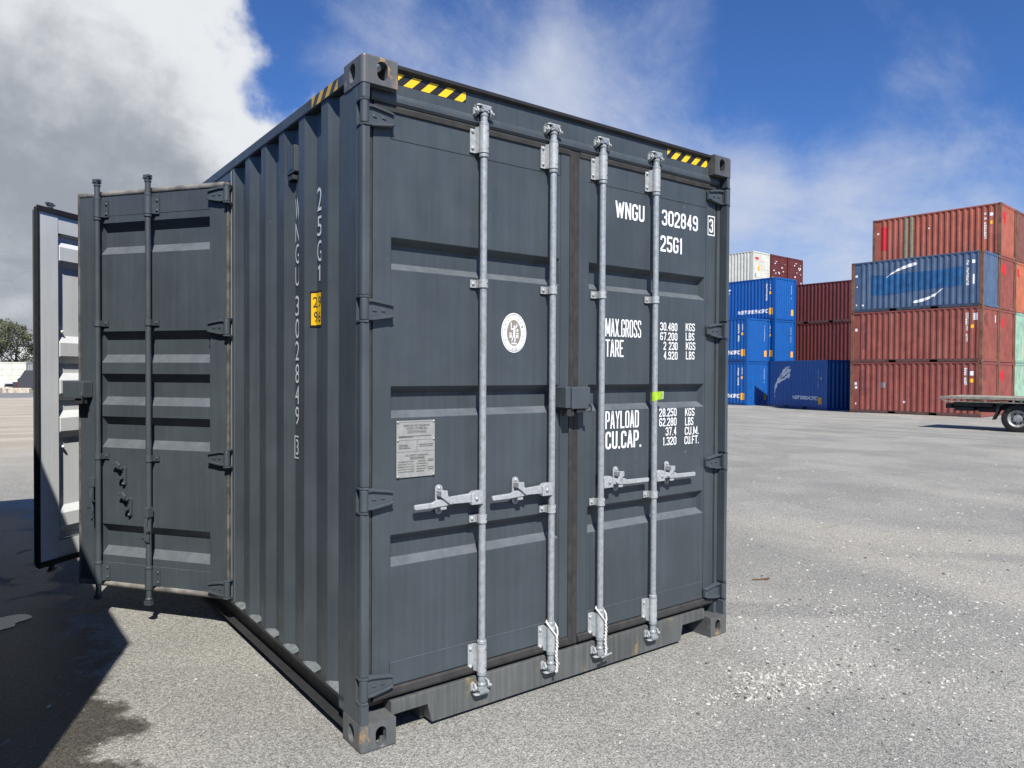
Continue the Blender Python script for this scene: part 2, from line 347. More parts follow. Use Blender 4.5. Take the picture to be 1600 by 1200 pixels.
def drape(mb, prof, breaks, off, name, mat, parent, sgn=-1):
    # mb holds flat points (s, z, 0); cut at the folds of the sheet and lay on its profile
    me = mb.mesh(name, (mat,) if not isinstance(mat, (list, tuple)) else mat, recalc=False); b = bmesh.new(); b.from_mesh(me)
    lo = min(v.co.x for v in b.verts); hi = max(v.co.x for v in b.verts)
    for t in breaks:
        if lo < t < hi: bmesh.ops.bisect_plane(b, geom=b.verts[:]+b.edges[:]+b.faces[:], plane_co=(t,0,0), plane_no=(1,0,0), dist=1e-5)
    for v in b.verts: s, z = v.co.x, v.co.y; v.co = (prof(s)+sgn*off, s, z)
    b.to_mesh(me); b.free(); me.update()
    return obj(name, me, parent)
def flat(s, z): return (s, z, 0)
def quad(mb, x0, x1, z0, z1, place, mi=0): mb.add([place(x0, z0), place(x1, z0), place(x1, z1), place(x0, z1)], [(0,1,2,3)], mi)

# ------------------------------------------------------------------ ground
def sst(t): t = max(0., min(1., t)); return t*t*(3-2*t)
def gz(x, y): return -.40*sst((x-5)/31)-.12*sst((y-15)/9)*sst((x-22)/12)-.30*sst((y-30)/42)*(1-sst((x-10)/20))
def ground():
    xs = [-900, -500, -250, -120, -60, -30, -15, -8, -4, -2, 0, 2, 4, 5]+[5+31*i/24 for i in range(1, 25)]+[40, 50, 70, 100, 160, 260, 450, 900]
    ys = [-900, -400, -150, -60, -20, -5, 0, 5, 10, 13, 15, 16.5, 18, 19.5, 21, 22.5, 24, 26]+[30+42*i/14 for i in range(15)]+[90, 130, 200, 350, 600, 1200]
    nx = len(xs); mb = MB()
    mb.add([(x, y, gz(x, y)) for y in ys for x in xs], [(j*nx+i, j*nx+i+1, (j+1)*nx+i+1, (j+1)*nx+i) for j in range(len(ys)-1) for i in range(nx-1)])
    mt, N, L, P = node_mat('yard_asphalt'); co = coords(N, L, False)
    fine = nz(N, L, co, 95, 3, .7); mid = nz(N, L, co, 26, 4, .6); big = nz(N, L, co, .55, 6, .6, (1, 1, 1), .3); swp = nz(N, L, co, .22, 6, .62, (1.4, .5, 1), 1.2)
    c = mixc(N, L, ramp(N, L, big, .35, .68), (.262, .258, .232), (.345, .335, .298))
    sandy = ramp(N, L, swp, .50, .70)
    c = mixc(N, L, ma(N, L, 'MULTIPLY', sandy, .6), c, (.42, .39, .325))
    dark = ramp(N, L, nz(N, L, co, .33, 7, .68, (.6, 1.7, 1), .8), .56, .72)
    c = mixc(N, L, ma(N, L, 'MULTIPLY', dark, .5), c, (.165, .167, .170))
    # tyre tracks: curved bands, broken up
    for cx, cy, rr in ((6., 15., 9.2), (6., 15., 11.0), (-4., -9., 11.5), (-4., -9., 13.2), (30., -14., 27.), (30., -14., 28.9), (14., 26., 21.0)):
        vd = N.new('ShaderNodeVectorMath'); vd.operation = 'DISTANCE'; L.new(co, vd.inputs[0]); vd.inputs[1].default_value = (cx, cy, 0)
        ab = ma(N, L, 'ABSOLUTE', ma(N, L, 'SUBTRACT', vd.outputs['Value'], rr), 0)
        tm = ma(N, L, 'MULTIPLY', ramp(N, L, ab, .10, .20, 1, 0), ramp(N, L, big, .42, .62, 0, .34)); c = mixc(N, L, tm, c, (.15, .15, .148) if rr < 20 else (.36, .35, .32))
    # cracks
    vc = N.new('ShaderNodeTexVoronoi'); vc.feature = 'DISTANCE_TO_EDGE'; vc.inputs['Scale'].default_value = .42
    wv = N.new('ShaderNodeVectorMath'); wv.operation = 'MULTIPLY_ADD'; wq = N.new('ShaderNodeTexNoise'); L.new(co, wq.inputs['Vector']); wq.inputs['Scale'].default_value = 1.6; L.new(wq.outputs['Color'], wv.inputs[0]); wv.inputs[1].default_value = (.9, .9, 0); L.new(co, wv.inputs[2]); L.new(wv.outputs[0], vc.inputs['Vector'])
    ck = ma(N, L, 'MULTIPLY', ramp(N, L, vc.outputs['Distance'], .001, .004, 1, 0), ramp(N, L, swp, .54, .64)); c = mixc(N, L, ma(N, L, 'MULTIPLY', ck, .35), c, (.09, .088, .085))
    # aggregate
    vo = N.new('ShaderNodeTexVoronoi'); L.new(co, vo.inputs['Vector']); vo.inputs['Scale'].default_value = 190
    sep = N.new('ShaderNodeSeparateColor'); L.new(vo.outputs['Color'], sep.inputs[0])
    agg = ramp(N, L, sep.outputs[0], 0, 1, .56, 1.42)
    cb = N.new('ShaderNodeCombineColor'); [L.new(agg, cb.inputs[i]) for i in range(3)]
    c = mixc(N, L, 1., c, cb.outputs[0], 'MULTIPLY')
    k2 = ramp(N, L, nz(N, L, co, 42, 3, .7), .3, .7, .82, 1.18); cb2 = N.new('ShaderNodeCombineColor'); [L.new(k2, cb2.inputs[i]) for i in range(3)]
    c = mixc(N, L, 1., c, cb2.outputs[0], 'MULTIPLY')
    spec = ramp(N, L, nz(N, L, co, 70, 2, .5), .655, .69)
    c = mixc(N, L, ma(N, L, 'MULTIPLY', spec, .6), c, (.62, .60, .55))
    # pale concrete-dust yard beyond the doors, and the wet stain that spreads from the puddle
    sx = N.new('ShaderNodeSeparateXYZ'); L.new(co, sx.inputs[0])
    wob = nz(N, L, co, .25, 5, .6); far = ramp(N, L, ma(N, L, 'ADD', sx.outputs[1], ma(N, L, 'MULTIPLY', wob, 8)), 12, 22)
    left = ramp(N, L, sx.outputs[0], 2, 12, 1, 0); fl = ma(N, L, 'MULTIPLY', far, left)
    lines = nz(N, L, co, .9, 5, .65, (.25, 1, 1)); sand = mixc(N, L, ramp(N, L, lines, .35, .7), (.38, .33, .25), (.52, .47, .39))
    road = ramp(N, L, sx.outputs[1], 50, 54)
    sand = mixc(N, L, road, sand, (.21, .21, .212))
    c = mixc(N, L, fl, c, sand)
    n1 = nz(N, L, co, 2.6, 7, .62); edge = ma(N, L, 'ADD', sx.outputs[0], ma(N, L, 'MULTIPLY', n1, 1.1))
    wet = ramp(N, L, edge, -.26, -.12, 1, 0)
    wet = ma(N, L, 'MULTIPLY', wet, ramp(N, L, sx.outputs[1], 6.5, 8.0, 1, 0))
    dry = ramp(N, L, nz(N, L, co, 3.4, 6, .6), .58, .64)
    wet = ma(N, L, 'MULTIPLY', wet, ma(N, L, 'SUBTRACT', 1, ma(N, L, 'MULTIPLY', dry, .8)))
    c = mixc(N, L, wet, c, mixc(N, L, 1., c, (.26, .24, .22, 1), 'MULTIPLY'))
    L.new(c, P.inputs['Base Color'])
    r = ma(N, L, 'SUBTRACT', .93, ma(N, L, 'MULTIPLY', wet, .42)); L.new(r, P.inputs['Roughness']); P.inputs['Specular IOR Level'].default_value = .3
    b = N.new('ShaderNodeBump'); b.inputs['Strength'].default_value = .8; b.inputs['Distance'].default_value = .008
    L.new(ma(N, L, 'ADD', fine, ma(N, L, 'MULTIPLY', sep.outputs[1], .8)), b.inputs['Height']); L.new(b.outputs[0], P.inputs['Normal'])
    g = mb.build('ground', mt, smooth=True, recalc=False); g.modifiers.clear(); tag(g, kind='structure')
    # puddle in the stain
    pts = []
    for k in range(40):
        a = 2*math.pi*k/40; rr = 1+.16*math.sin(3*a+1)+.10*math.sin(5*a)+.06*math.sin(9*a+2)
        pts.append((-1.20+.20*rr*math.cos(a), 2.80+.19*rr*math.sin(a), .004))
    mt, N, L, P = node_mat('puddle_water'); P.inputs['Base Color'].default_value = (.03, .03, .028, 1); P.inputs['Roughness'].default_value = .04; P.inputs['Specular IOR Level'].default_value = .6
    o = MB().add(pts, [tuple(range(40))]).build('puddle', mt, recalc=False); tag(o, kind='structure')
ground()
def joint():
    mb = MB(); vs = []
    for i in range(31):
        t = i/30*3; k = min(2, int(t)); q = t-k; x = JP[k][0]+(JP[k+1][0]-JP[k][0])*q; y = JP[k][1]+(JP[k+1][1]-JP[k][1])*q; w = .022+.012*random.random()
        vs += [(x-w*.8, y-w*.6, gz(x, y)+.004), (x+w*.8, y+w*.6, gz(x, y)+.004)]
    mb.add(vs, [(2*i, 2*i+1, 2*i+3, 2*i+2) for i in range(30)]); tag(mb.build('pavement_joint', plain('tar_joint', (.06, .06, .06), .9, 0, .3), recalc=False), kind='structure')
JP = [(19.10, 12.37), (20.32, 9.39), (21.11, 6.90), (21.6, 4.0)]
joint()

# ------------------------------------------------------------------ corner castings (shared)
def casting_base():
    b = bmesh.new(); bmesh.ops.create_cube(b, size=1)
    for v in b.verts: v.co = ((v.co.x+.5)*.162, (v.co.y+.5)*.178, (v.co.z+.5)*.118)
    e1 = [e for e in b.edges if all(abs(v.co.x) < 1e-6 and abs(v.co.y) < 1e-6 for v in e.verts)]
    bmesh.ops.bevel(b, geom=e1, offset=.019, segments=5, affect='EDGES', profile=.5)
    e2 = [e for e in b.edges if all(abs(v.co.z) < 1e-6 for v in e.verts) and all(v.co.x < .15 and v.co.y < .17 or v.co.x < .001 or v.co.y < .001 for v in e.verts)]
    bmesh.ops.bevel(b, geom=e2, offset=.009, segments=3, affect='EDGES', profile=.5)
    me = bpy.data.meshes.new('casting'); b.to_mesh(me); b.free(); o = bpy.data.objects.new('casting', me); COL.objects.link(o)
    def oblong(w, h, n=8):
        r = min(w, h)/2; pts = []
        for q, (cx, cy) in enumerate(((w/2-r, h/2-r), (-w/2+r, h/2-r), (-w/2+r, -h/2+r), (w/2-r, -h/2+r))):
            for k in range(n+1):
                a = math.pi/2*(q+k/n); p = (cx+r*math.cos(a), cy+r*math.sin(a))
                if not pts or (Vector(p)-Vector(pts[-1])).length > 1e-5: pts.append(p)
        if (Vector(pts[0])-Vector(pts[-1])).length < 1e-5: pts.pop()
        return pts
    cuts = [MB().box(.028, .14, .03, .155, .027, .10), MB().prism([(.092+a, .058+c) for a, c in oblong(.050, .078)], 'y', -.02, .06),
            MB().prism([(.096+a, .058+c) for a, c in oblong(.060, .078)], 'x', -.02, .06), MB().prism([(.085+a, .092+c) for a, c in oblong(.0635, .118)], 'z', -.02, .06)]
    tmp = []
    for c in cuts:
        t = c.build('cut', ()); tmp.append(t); md = o.modifiers.new('b', 'BOOLEAN'); md.operation = 'DIFFERENCE'; md.object = t; md.solver = 'EXACT'
    dg = bpy.context.evaluated_depsgraph_get(); me2 = bpy.data.meshes.new_from_object(o.evaluated_get(dg))
    mb = MB().add([tuple(v.co) for v in me2.vertices], [tuple(p.vertices) for p in me2.polygons])
    for t in tmp+[o]: bpy.data.objects.remove(t)
    return mb
CB = casting_base(); CASTM = {}
for sx in (1, -1):
    for sy in (1, -1):
        for sz in (1, -1):
            mb = MB().add(CB.v, CB.f); mb.xf(Matrix.Diagonal((sx, sy, sz, 1))); CASTM[sx, sy, sz] = mb.mesh('corner_casting', (M['cast'],), recalc=False)
def castings(root, W, Lh, H, mat=None):
    for sx, x in ((1, 0), (-1, W)):
        for sy, y in ((1, 0), (-1, Lh)):
            for sz, z in ((1, 0), (-1, H)):
                o = obj('corner_casting', CASTM[sx, sy, sz], root, loc=(x, y, z))
                if mat: over(o, mat)

# ------------------------------------------------------------------ main container
W, LN, H = 2.438, 6.058, 2.896
YD = .058
C = empty('shipping_container', label='large dark charcoal container with galvanised locking rods and an opened side doorway', cat='container')
castings(C, W, LN, H)
G = M['grey']; GS = M['grey_side']; HW = M['grey_hw']
def mirx(poly): return [(W-a, b) for a, b in poly]
HZ = (2.660, 1.850, 1.053, .260)
post = [(.004, .232), (.004, .098), (.0025, .096), (.0025, .056), (.061, .0562), (.061, .15), (.03, .16), (.03, .232)]
nose = [(.0025, .0555), (.0025, .017), (.0065, .0075), (.016, .003), (.037, .003), (.037, .0555)]
for mir in (False, True):
    po = MB().prism(mirx(post) if mir else post, 'z', .1185, 2.7775).build('corner_post', GS, C, bevel=.002)
    zz = [.1185]+[z for h_ in sorted(HZ) for z in (h_-.058, h_+.058)]+[2.7775]
    for z0, z1 in zip(zz[::2], zz[1::2]): MB().prism(mirx(nose) if mir else nose, 'z', z0, z1).build('post_edge', GS, po, bevel=.002)
for pl in ([(.004, LN-.2), (.004, LN-.004), (.18, LN-.004), (.18, LN-.05), (.05, LN-.05), (.05, LN-.2)],):
    MB().prism(pl, 'z', .1185, 2.7775).build('corner_post', GS, C); MB().prism(mirx(pl), 'z', .1185, 2.7775).build('corner_post', GS, C)
# header with sloped lip, gutter and sill
hd = [(.100, 2.745), (.046, 2.765), (.046, 2.8895), (.30, 2.890), (.30, 2.86), (.11, 2.85)]
MB().prism(hd, 'x', .163, W-.163).build('door_header', G, C, bevel=.0015)
MB().prism([(.0455, 2.869), (.026, 2.879), (.026, 2.8935), (.0455, 2.8935)], 'x', .164, W-.164).build('header_lip', M['black_rubber'], C)  # lip coloured near-black; it only borrows the rubber seals' material
gut = [(.046, 2.776), (.042, 2.768), (.040, 2.756), (.041, 2.742), (.050, 2.731), (.075, 2.731), (.075, 2.776)]
MB().prism(gut, 'x', .062, W-.062).build('rain_gutter', HW, C, bevel=.002)
# sill: plate with cut-outs next to the castings
sl = MB(); ym, yb = .046, .12
def splate(x0, x1, z0, z1): sl.box(x0, x1, ym, yb, z0, z1)
MB().prism([(.163, .105), (.345, .105), (.368, .018), (W-.38, .018), (W-.362, .105), (W-.163, .105), (W-.163, .165), (.163, .165)], 'y', ym, yb).build('door_sill', M['sill'], C, bevel=.003)
MB().prism([(.350, .014), (.368, .014), (.368, .10), (.350, .10)], 'y', yb+.002, .30).build('sill_gusset', M['sill'], C)
MB().prism([(W-.372, .014), (W-.354, .014), (W-.354, .10), (W-.372, .10)], 'y', yb+.002, .30).build('sill_gusset', M['sill'], C)
# rails
for x0, x1 in ((0., .06), (W-.06, W)):
    MB().box(x0, x1, .179, LN-.179, 2.812, 2.868).build('top_rail', GS, C, bevel=.006)
lr = [(.0, .166), (.0, .176), (.052, .176), (.052, .046), (.0, .046), (.0, .054), (.046, .054), (.046, .166)]
MB().prism([(a, b) for a, b in lr], 'y', .179, LN-.179).build('bottom_rail', M['rail_shade'], C)
MB().prism(mirx(lr), 'y', .179, LN-.179).build('bottom_rail', GS, C)
MB().box(.164, W-.164, LN-.06, LN-.005, 2.78, 2.89).build('end_rail', GS, C); MB().box(.164, W-.164, LN-.06, LN-.005, .02, .165).build('end_rail', GS, C)
# floor, roof
MB().box(.055, W-.055, .13, LN-.065, .13, .163).build('floor', M['ply'], C)
for i in range(14):
    y = .45+i*.40; MB().box(.06, W-.06, y, y+.05, .05, .128).build('cross_member', HW, C)
mb = MB(); n = 24
for i in range(n):
    y0 = .302+i*(LN-.37)/n; d = (LN-.37)/n; mb.add([(.061, y0, 2.866), (W-.061, y0, 2.866), (W-.061, y0+.4*d, 2.866), (.061, y0+.4*d, 2.866), (W-.061, y0+.5*d, 2.848), (.061, y0+.5*d, 2.848), (W-.061, y0+.9*d, 2.848), (.061, y0+.9*d, 2.848), (W-.061, y0+d, 2.866), (.061, y0+d, 2.866)], [(0,1,2,3), (3,2,4,5), (5,4,6,7), (7,6,8,9)])
mb.build('roof', GS, C, weld=1e-4)
# corrugated walls: fold lines along y, depth from the outer face
SX = .006; DEP = .0345; SH = -.015
def folds(ys, y1):     # ys: starts of the outer flats going away from the camera
    out = []
    for y in ys: out += [(y, SX), (y+.074, SX), (y+.146, SX+DEP), (y+.211, SX+DEP)]
    return [p for p in out if p[0] < y1-.01]
A_F = [(.240, SX+DEP*.35), (.262, SX+DEP*.3), (.311, SX+DEP)]
# outer flats measured at y=.379, .657, .937, 1.218, 1.499
A_F = [(.228, SX+DEP), (.296, SX+DEP)]+folds([y+SH for y in (.379, .658, .937, 1.217, 1.498)], 1.775)
A_F = [p for p in A_F if p[0] < 1.70]+[(1.704, SX+DEP), (1.772, SX+.004)]
def prof_of(F):
    def f(y):
        if y <= F[0][0]: return F[0][1]
        for (a, b), (c, d) in zip(F, F[1:]):
            if a <= y <= c: return b+(d-b)*(y-a)/max(c-a, 1e-9)
        return F[-1][1]
    return f
def wall(F, z0, z1, mirror=False, thick=.002):
    mb = MB()
    pts = [(x, y) for y, x in F]; n = len(pts)
    poly_o = pts; poly_i = [(x+thick, y) for x, y in pts]
    vs = [(x, y, z0) for x, y in poly_o]+[(x, y, z1) for x, y in poly_o]+[(x, y, z0) for x, y in poly_i]+[(x, y, z1) for x, y in poly_i]
    fs = [(i+1, i, n+i, n+i+1) for i in range(n-1)]; ms = [0]*(n-1)
    fi = [(2*n+i, 2*n+i+1, 3*n+i+1, 3*n+i) for i in range(n-1)]
    mb.add(vs, fs, 0); mb.f += fi; mb.mi += [1]*len(fi)
    if mirror: mb.v = [(W-x, y, z) for x, y, z in mb.v]; mb.f = [q[::-1] for q in mb.f]
    return mb
wl = wall(A_F, .170, 2.842).build('corrugated_wall', (GS, M['inner']), C, recalc=False, bevel=0)
B_F = [(4.135, SX+.004), (4.175, SX)]
yy = 4.20
while yy < 5.75: B_F += folds([yy], 9); yy += .279
B_F.append((5.86, SX+DEP))
wall(B_F, .170, 2.842).build('corrugated_wall', (GS, M['inner']), C, recalc=False)
R_F = [(.24, SX+DEP), (.311, SX+DEP)]; yy = .379
while yy < 5.6: R_F += folds([yy], 9); yy += .279
R_F.append((5.86, SX+DEP))
wall(R_F, .170, 2.842, True).build('corrugated_wall', (GS, M['inner']), C, recalc=False)
mb = MB(); E_F = [(.18, LN-.05)]; xx = .21
while xx < 2.2: E_F += [(xx, LN-.012), (xx+.07, LN-.012), (xx+.14, LN-.05), (xx+.21, LN-.05)]; xx += .28
E_F = [p for p in E_F if p[0] < W-.18]+[(W-.18, LN-.05)]
n = len(E_F); mb.add([(x, y, .166) for x, y in E_F]+[(x, y, 2.779) for x, y in E_F], [(i, i+1, n+i+1, n+i) for i in range(n-1)])
mb.build('corrugated_wall', (M['inner'],), C, recalc=False)
pA = prof_of(A_F); brA = [p[0] for p in A_F]
# door jambs of the side opening
for y0, y1, s in ((1.772, 1.832, 1), (4.070, 4.134, -1)):
    MB().box(.001, .055, y0, y1, .178, 2.811).build('door_jamb', GS, C, bevel=.006)
MB().box(-.0015, .004, 1.806, 1.829, .176, 2.80).build('jamb_weld', M['weld'], C, bevel=.0015)
MB().box(.005, .06, 1.833, 4.069, 2.752, 2.810).build('door_lintel', GS, C, bevel=.003)
# pale ledges along the bottom rail; sun on its top put into their colour
for k, (a, b) in enumerate(((.36, .364), (.64, .643), (.92, .922), (1.20, 1.202), (1.48, 1.483), (1.755, 1.757))):
    n = 14; mb = MB(); vs = []; a0 = a-.135; b0 = b+.010
    for i in range(n+1):
        t = i/n; y = a0+(b0-a0)*t; x = pA(y); hgt = .003+.016*math.sin(math.pi*min(1., .12+t*.80))*(1+.25*random.random())
        vs += [(x-.0015, y, .1765+hgt), (x*.45, y, .1775+hgt*.45), (.003, y, .1772)]
    mb.add(vs, [(3*i+k, 3*i+k+1, 3*i+k+4, 3*i+k+3) for i in range(n) for k in (0, 1)]); mb.build('lit_rail_ledge', M['ledge_lit'], C, smooth=True)
# vent cover on the wall
vt = MB().prism([(-.050, 2.735), (-.042, 2.742), (.042, 2.742), (.050, 2.735), (.050, 2.612), (.044, 2.604), (-.044, 2.604), (-.050, 2.612)], 'x', .014, .038).xf(Matrix.Translation((0, .850, -.022)))
for q in (-.018, .018): vt.box(.011, .014, .850+q-.006, .850+q+.006, 2.60, 2.71)
v_o = vt.build('air_vent', HW, C, bevel=.004)
MB().box(.012, .038, .815, .885, 2.548, 2.572).build('vent_lip', M['bolt'], v_o, bevel=.003)
# lashing ring pad etc. : side lettering
mb = MB(); yc = .822
def pside(cy): return lambda s, z: (cy-s, z, 0)
zt = [(2.457, 2.349), (2.335, 2.24), (2.229, 2.13), (2.115, 2.018), (1.970, 1.868), (1.856, 1.755), (1.742, 1.645), (1.628, 1.53), (1.518, 1.425), (1.413, 1.321)]
for ch, (z1, z0) in zip('WNGU302849', zt): text_into(mb, ch, -.025, .027, z0, z1, pside(yc), .0)
drape(mb, pA, brA, .0025, 'number_lettering', M['white_side'], wl); mb = MB()
text_into(mb, '3', -.016, .018, 1.168, 1.248, pside(yc), .0)
for a0, a1, b0, b1 in ((-.033, .033, 1.258, 1.265), (-.033, .033, 1.150, 1.157), (-.033, -.028, 1.157, 1.258), (.028, .033, 1.157, 1.258)): quad(mb, a0, a1, b0, b1, pside(yc))
drape(mb, pA, brA, .0025, 'check_digit', M['white_side'], wl)
mb = MB()
for ch, (z1, z0) in zip('25G1', ((2.457, 2.347), (2.322, 2.228), (2.208, 2.108), (2.092, 2.017))): text_into(mb, ch, -.027, .026, z0, z1, pside(.536), .0) if ch != '1' else digits(mb, ch, -.020, .012, z0, z1, pside(.536))
drape(mb, pA, brA, .0025, 'size_code_lettering', M['white_side'], wl)
mb = MB(); quad(mb, -.075, .075, 1.800, 1.972, pside(.536)); stk = drape(mb, pA, brA, .002, 'height_sticker', M['black'], wl)
mb = MB(); quad(mb, -.067, .067, 1.810, 1.962, pside(.536)); drape(mb, pA, brA, .0032, 'sticker_face', M['yellow'], wl)
mb = MB(); digits(mb, '2.9m', -.058, .058, 1.895, 1.945, pside(.536), 0.0); digits(mb, "9'6\"", -.052, .05, 1.825, 1.875, pside(.536), 0.0)
drape(mb, pA, brA, .0044, 'sticker_print', M['print'], wl)
# warning tape
def tape(name, x0, x1, z0, z1, place, mats, nstripe, slant, first=0):
    k = MB(); quad(k, x0, x1, z0, z1, lambda s, z: place(s, z, 0)); k.build(name, mats[0], C, recalc=False)
    y = MB(); w = (x1-x0)/nstripe; d = slant*(z1-z0)
    for i in range(-1, nstripe+1):
        a = x0+i*w+first; poly = [(a, z0), (a+w*.5, z0), (a+w*.5+d, z1), (a+d, z1)]
        def clip(P, lim, keep):
            out = []
            for p, q in zip(P, P[1:]+P[:1]):
                ip, iq = keep(p[0], lim), keep(q[0], lim)
                if ip: out.append(p)
                if ip != iq: t = (lim-p[0])/(q[0]-p[0]); out.append((lim, p[1]+t*(q[1]-p[1])))
            return out
        P = clip(poly, x0, lambda a, b: a >= b); P = clip(P, x1, lambda a, b: a <= b) if P else P
        if len(P) > 2: y.add([place(s, z, 1) for s, z in P], [tuple(range(len(P)))])
    return y.build(name, mats[1], C, recalc=False)
tape('warning_tape', .188, .534, 2.8190, 2.8665, lambda s, z, k: (s, .0452-.0006*k, z), (M['black'], M['yellow']), 3.55 and 4, 1.05, -.062)
tape('warning_tape', 1.904, 2.258, 2.8190, 2.8665, lambda s, z, k: (s, .0452-.0006*k, z), (M['black'], M['yellow']), 4, 1.05, -.058)
tape('warning_tape', -.535, -.240, 2.8165, 2.8635, lambda s, z, k: (-.0008-.0006*k, -s, z), (M['black_old'], M['yellow_old']), 3, 1.0, -.045)

# ---- door leaf in local frame: x along the leaf seen from outside, y inward, z up
def leaf(name, loc, rz, w, z0, z1, p0, p1, zt, zb, grooves, gh, run, depth, mat, thick=.05, e=.022):
    mb = MB(); g = .0035
    mb.box(0, p0-g, 0, thick, z0, z1); mb.box(p1+g, w, 0, thick, z0, z1)
    mb.box(p0-.001, p1+.001, .0025, thick*.92, zt+g, z1-.0015); mb.box(p0-.001, p1+.001, .0025, thick*.92, z0+.0015, zb-g)
    zs = [(zb-.002, 0)]
    for zc in sorted(grooves): zs += [(zc-gh/2, 0), (zc-gh/2+run, 1), (zc+gh/2-run, 1), (zc+gh/2, 0)]
    zs.append((zt+.002, 0))
    for off, mi in ((0, 0), (.0025, 1)):
        vs = []
        for z, d in zs:
            vs += [(p0-.003, .004+off, z), (p0+.002, .004+off, z), (p0+e, .004+off+d*depth, z), (p1-e, .004+off+d*depth, z), (p1-.002, .004+off, z), (p1+.003, .004+off, z)]
        fs = []
        for r in range(len(zs)-1):
            for c in range(5):
                q = (r*6+c, r*6+c+1, r*6+7+c, r*6+6+c); dd = [vs[i][1] for i in q]; k = max(range(4), key=lambda i: dd[i])
                if sum(abs(d_-dd[k]) < 1e-6 for d_ in dd) == 1: fs += [(q[k], q[(k+1)%4], q[(k+2)%4]), (q[k], q[(k+2)%4], q[(k+3)%4])]
                else: fs.append(q)
        if mi: fs = [q[::-1] for q in fs]
        o = len(mb.v); mb.v += vs; mb.f += [tuple(i+o for i in q) for q in fs]; mb.mi += [mi]*len(fs)
    me = mb.mesh(name, (mat, M['inner']), recalc=False)
    for p in me.polygons:
        if p.normal.y > .4 : p.material_index = 1
    o = obj(name, me, C, bevel=.0025); o.location = loc; o.rotation_euler = (0, 0, rz)
    return o
def bolt(mb, x, y, z, r=.009, h=.006, n=8): mb.lathe([(r, 0), (r, h*.6), (r*.6, h)], (0, 0, 0), 'y', n); 
def bolts(parent, pts, mat, r=.008, h=.007, sgn=-1):
    mb = MB()
    for x, y, z in pts:
        t = MB().lathe([(r, 0), (r, sgn*h*.55), (r*.55, sgn*h)], (x, y, z), 'y', 10); mb.join(t)
    return mb
def rod_set(door, x, mats, zr=(2.60, 2.725), zl=(.195, .325), mids=(2.0, .91), yc=-.036, handle=None, side=-1, flip=1, hz=1.01, top=2.782, bot=.128, cams=True):
    gal, cst = mats
    mb = MB().tube([(x, yc, bot-.01), (x, yc, top)], .0168, 16)
    for z in (zr[1]+.008, zr[0]-.012, zl[1]+.010, zl[0]-.008): mb.lathe([(.0185, z-.010), (.0225, z-.006), (.0225, z+.006), (.0185, z+.010)], (x, yc, 0), 'z', 16)
    # cam heads
    for zc, s in ((top+.004, 1), (bot-.004, -1)):
        mb.lathe([(.0165, zc-.022*s), (.021, zc-.016*s), (.021, zc-.010*s), (.015, zc-.004*s), (.015, zc+.012*s)][::s], (x, yc, 0), 'z', 14)
        mb.box(x-.026, x+.018, yc-.016, yc+.016, zc-.001 if s > 0 else zc-.010, zc+.010 if s > 0 else zc+.001)
        mb.box(x-.020, x+.026, yc-.019, yc+.010, *(sorted((zc+.012*s, zc+.024*s))))
        mb.prism([(x-.034, yc+.012), (x-.012, yc-.020), (x+.010, yc-.020), (x-.006, yc+.014)], 'z', zc+.004*s, zc+.016*s)
    ro = mb.build('locking_rod', gal, door, smooth=True)
    # guide brackets
    for z0, z1 in (zr, zl):
        b = MB().tube([(x, yc, z0), (x, yc, z1)], .0235, 16)
        b.prism([(x+flip*-.020, yc+.004), (x+flip*-.030, -.007), (x+flip*-.056, -.007), (x+flip*-.056, -.001), (x+flip*-.024, -.001), (x+flip*-.004, yc+.02)], 'z', z0+.003, z1-.004)
        b.box(x-.02, x+.02, yc+.006, -.001, z0+.01, z1-.01)
        br = b.build('rod_bracket', cst, door, smooth=True)
        for z in (z0+.024, z1-.024): MB().lathe([(.0085, -.007), (.0085, -.012), (.005, -.015)], (x+flip*-.044, 0, z), 'y', 10).build('bracket_bolt', cst, door)
        for z in (z0+.020, z1-.024): MB().lathe([(.0035, yc-.0215), (.0035, yc-.0225)], (x+flip*.008, 0, z), 'y', 8).build('grease_hole', M['bolt'], door)
    for z in mids:
        b = MB().tube([(x, yc, z-.019), (x, yc, z+.019)], .0225, 16)
        b.prism([(x+flip*-.018, yc-.004), (x+flip*-.022, -.007), (x+flip*-.052, -.007), (x+flip*-.052, -.001), (x+flip*-.018, -.001)], 'z', z-.018, z+.018)
        b.box(x-.018, x+.018, yc+.006, -.001, z-.016, z+.016)
        b.build('rod_bracket', cst, door, smooth=True)
        MB().lathe([(.008, -.007), (.008, -.012), (.005, -.014)], (x+flip*-.038, 0, z), 'y', 10).build('bracket_bolt', cst, door); MB().lathe([(.0034, yc-.0205), (.0034, yc-.0215)], (x+flip*.009, 0, z), 'y', 8).build('grease_hole', M['bolt'], door)
    return ro
def cam_keepers(door, x, zc, s, y_wall, mat, yc=-.036):
    k = MB(); za, zb_ = sorted((zc-.026*s, zc+.024*s))
    for q in (-1, 1):
        xx = x+q*.037
        k.prism([(y_wall, za+.004), (yc-.004, za+.012), (yc-.014, (za+zb_)/2), (yc-.004, zb_-.003), (y_wall, zb_)], 'x', xx-.005, xx+.005)
        k.box(min(xx, xx+q*.012), max(xx, xx+q*.012), y_wall-.012, y_wall, za+.010, zb_-.006)
    k.prism([(x-.042, yc-.006), (x-.030, yc-.014), (x+.030, yc-.014), (x+.042, yc-.006), (x+.042, y_wall), (x-.042, y_wall)], 'z', *(sorted((zc+.024*s, zc+.031*s))))
    for q in (-1, 1): k.tube([(x+q*.049, yc+.0, zc), (x+q*.049, yc-.010, zc)], .006, 8)
    return k.build('cam_keeper', mat, door, bevel=.0015)
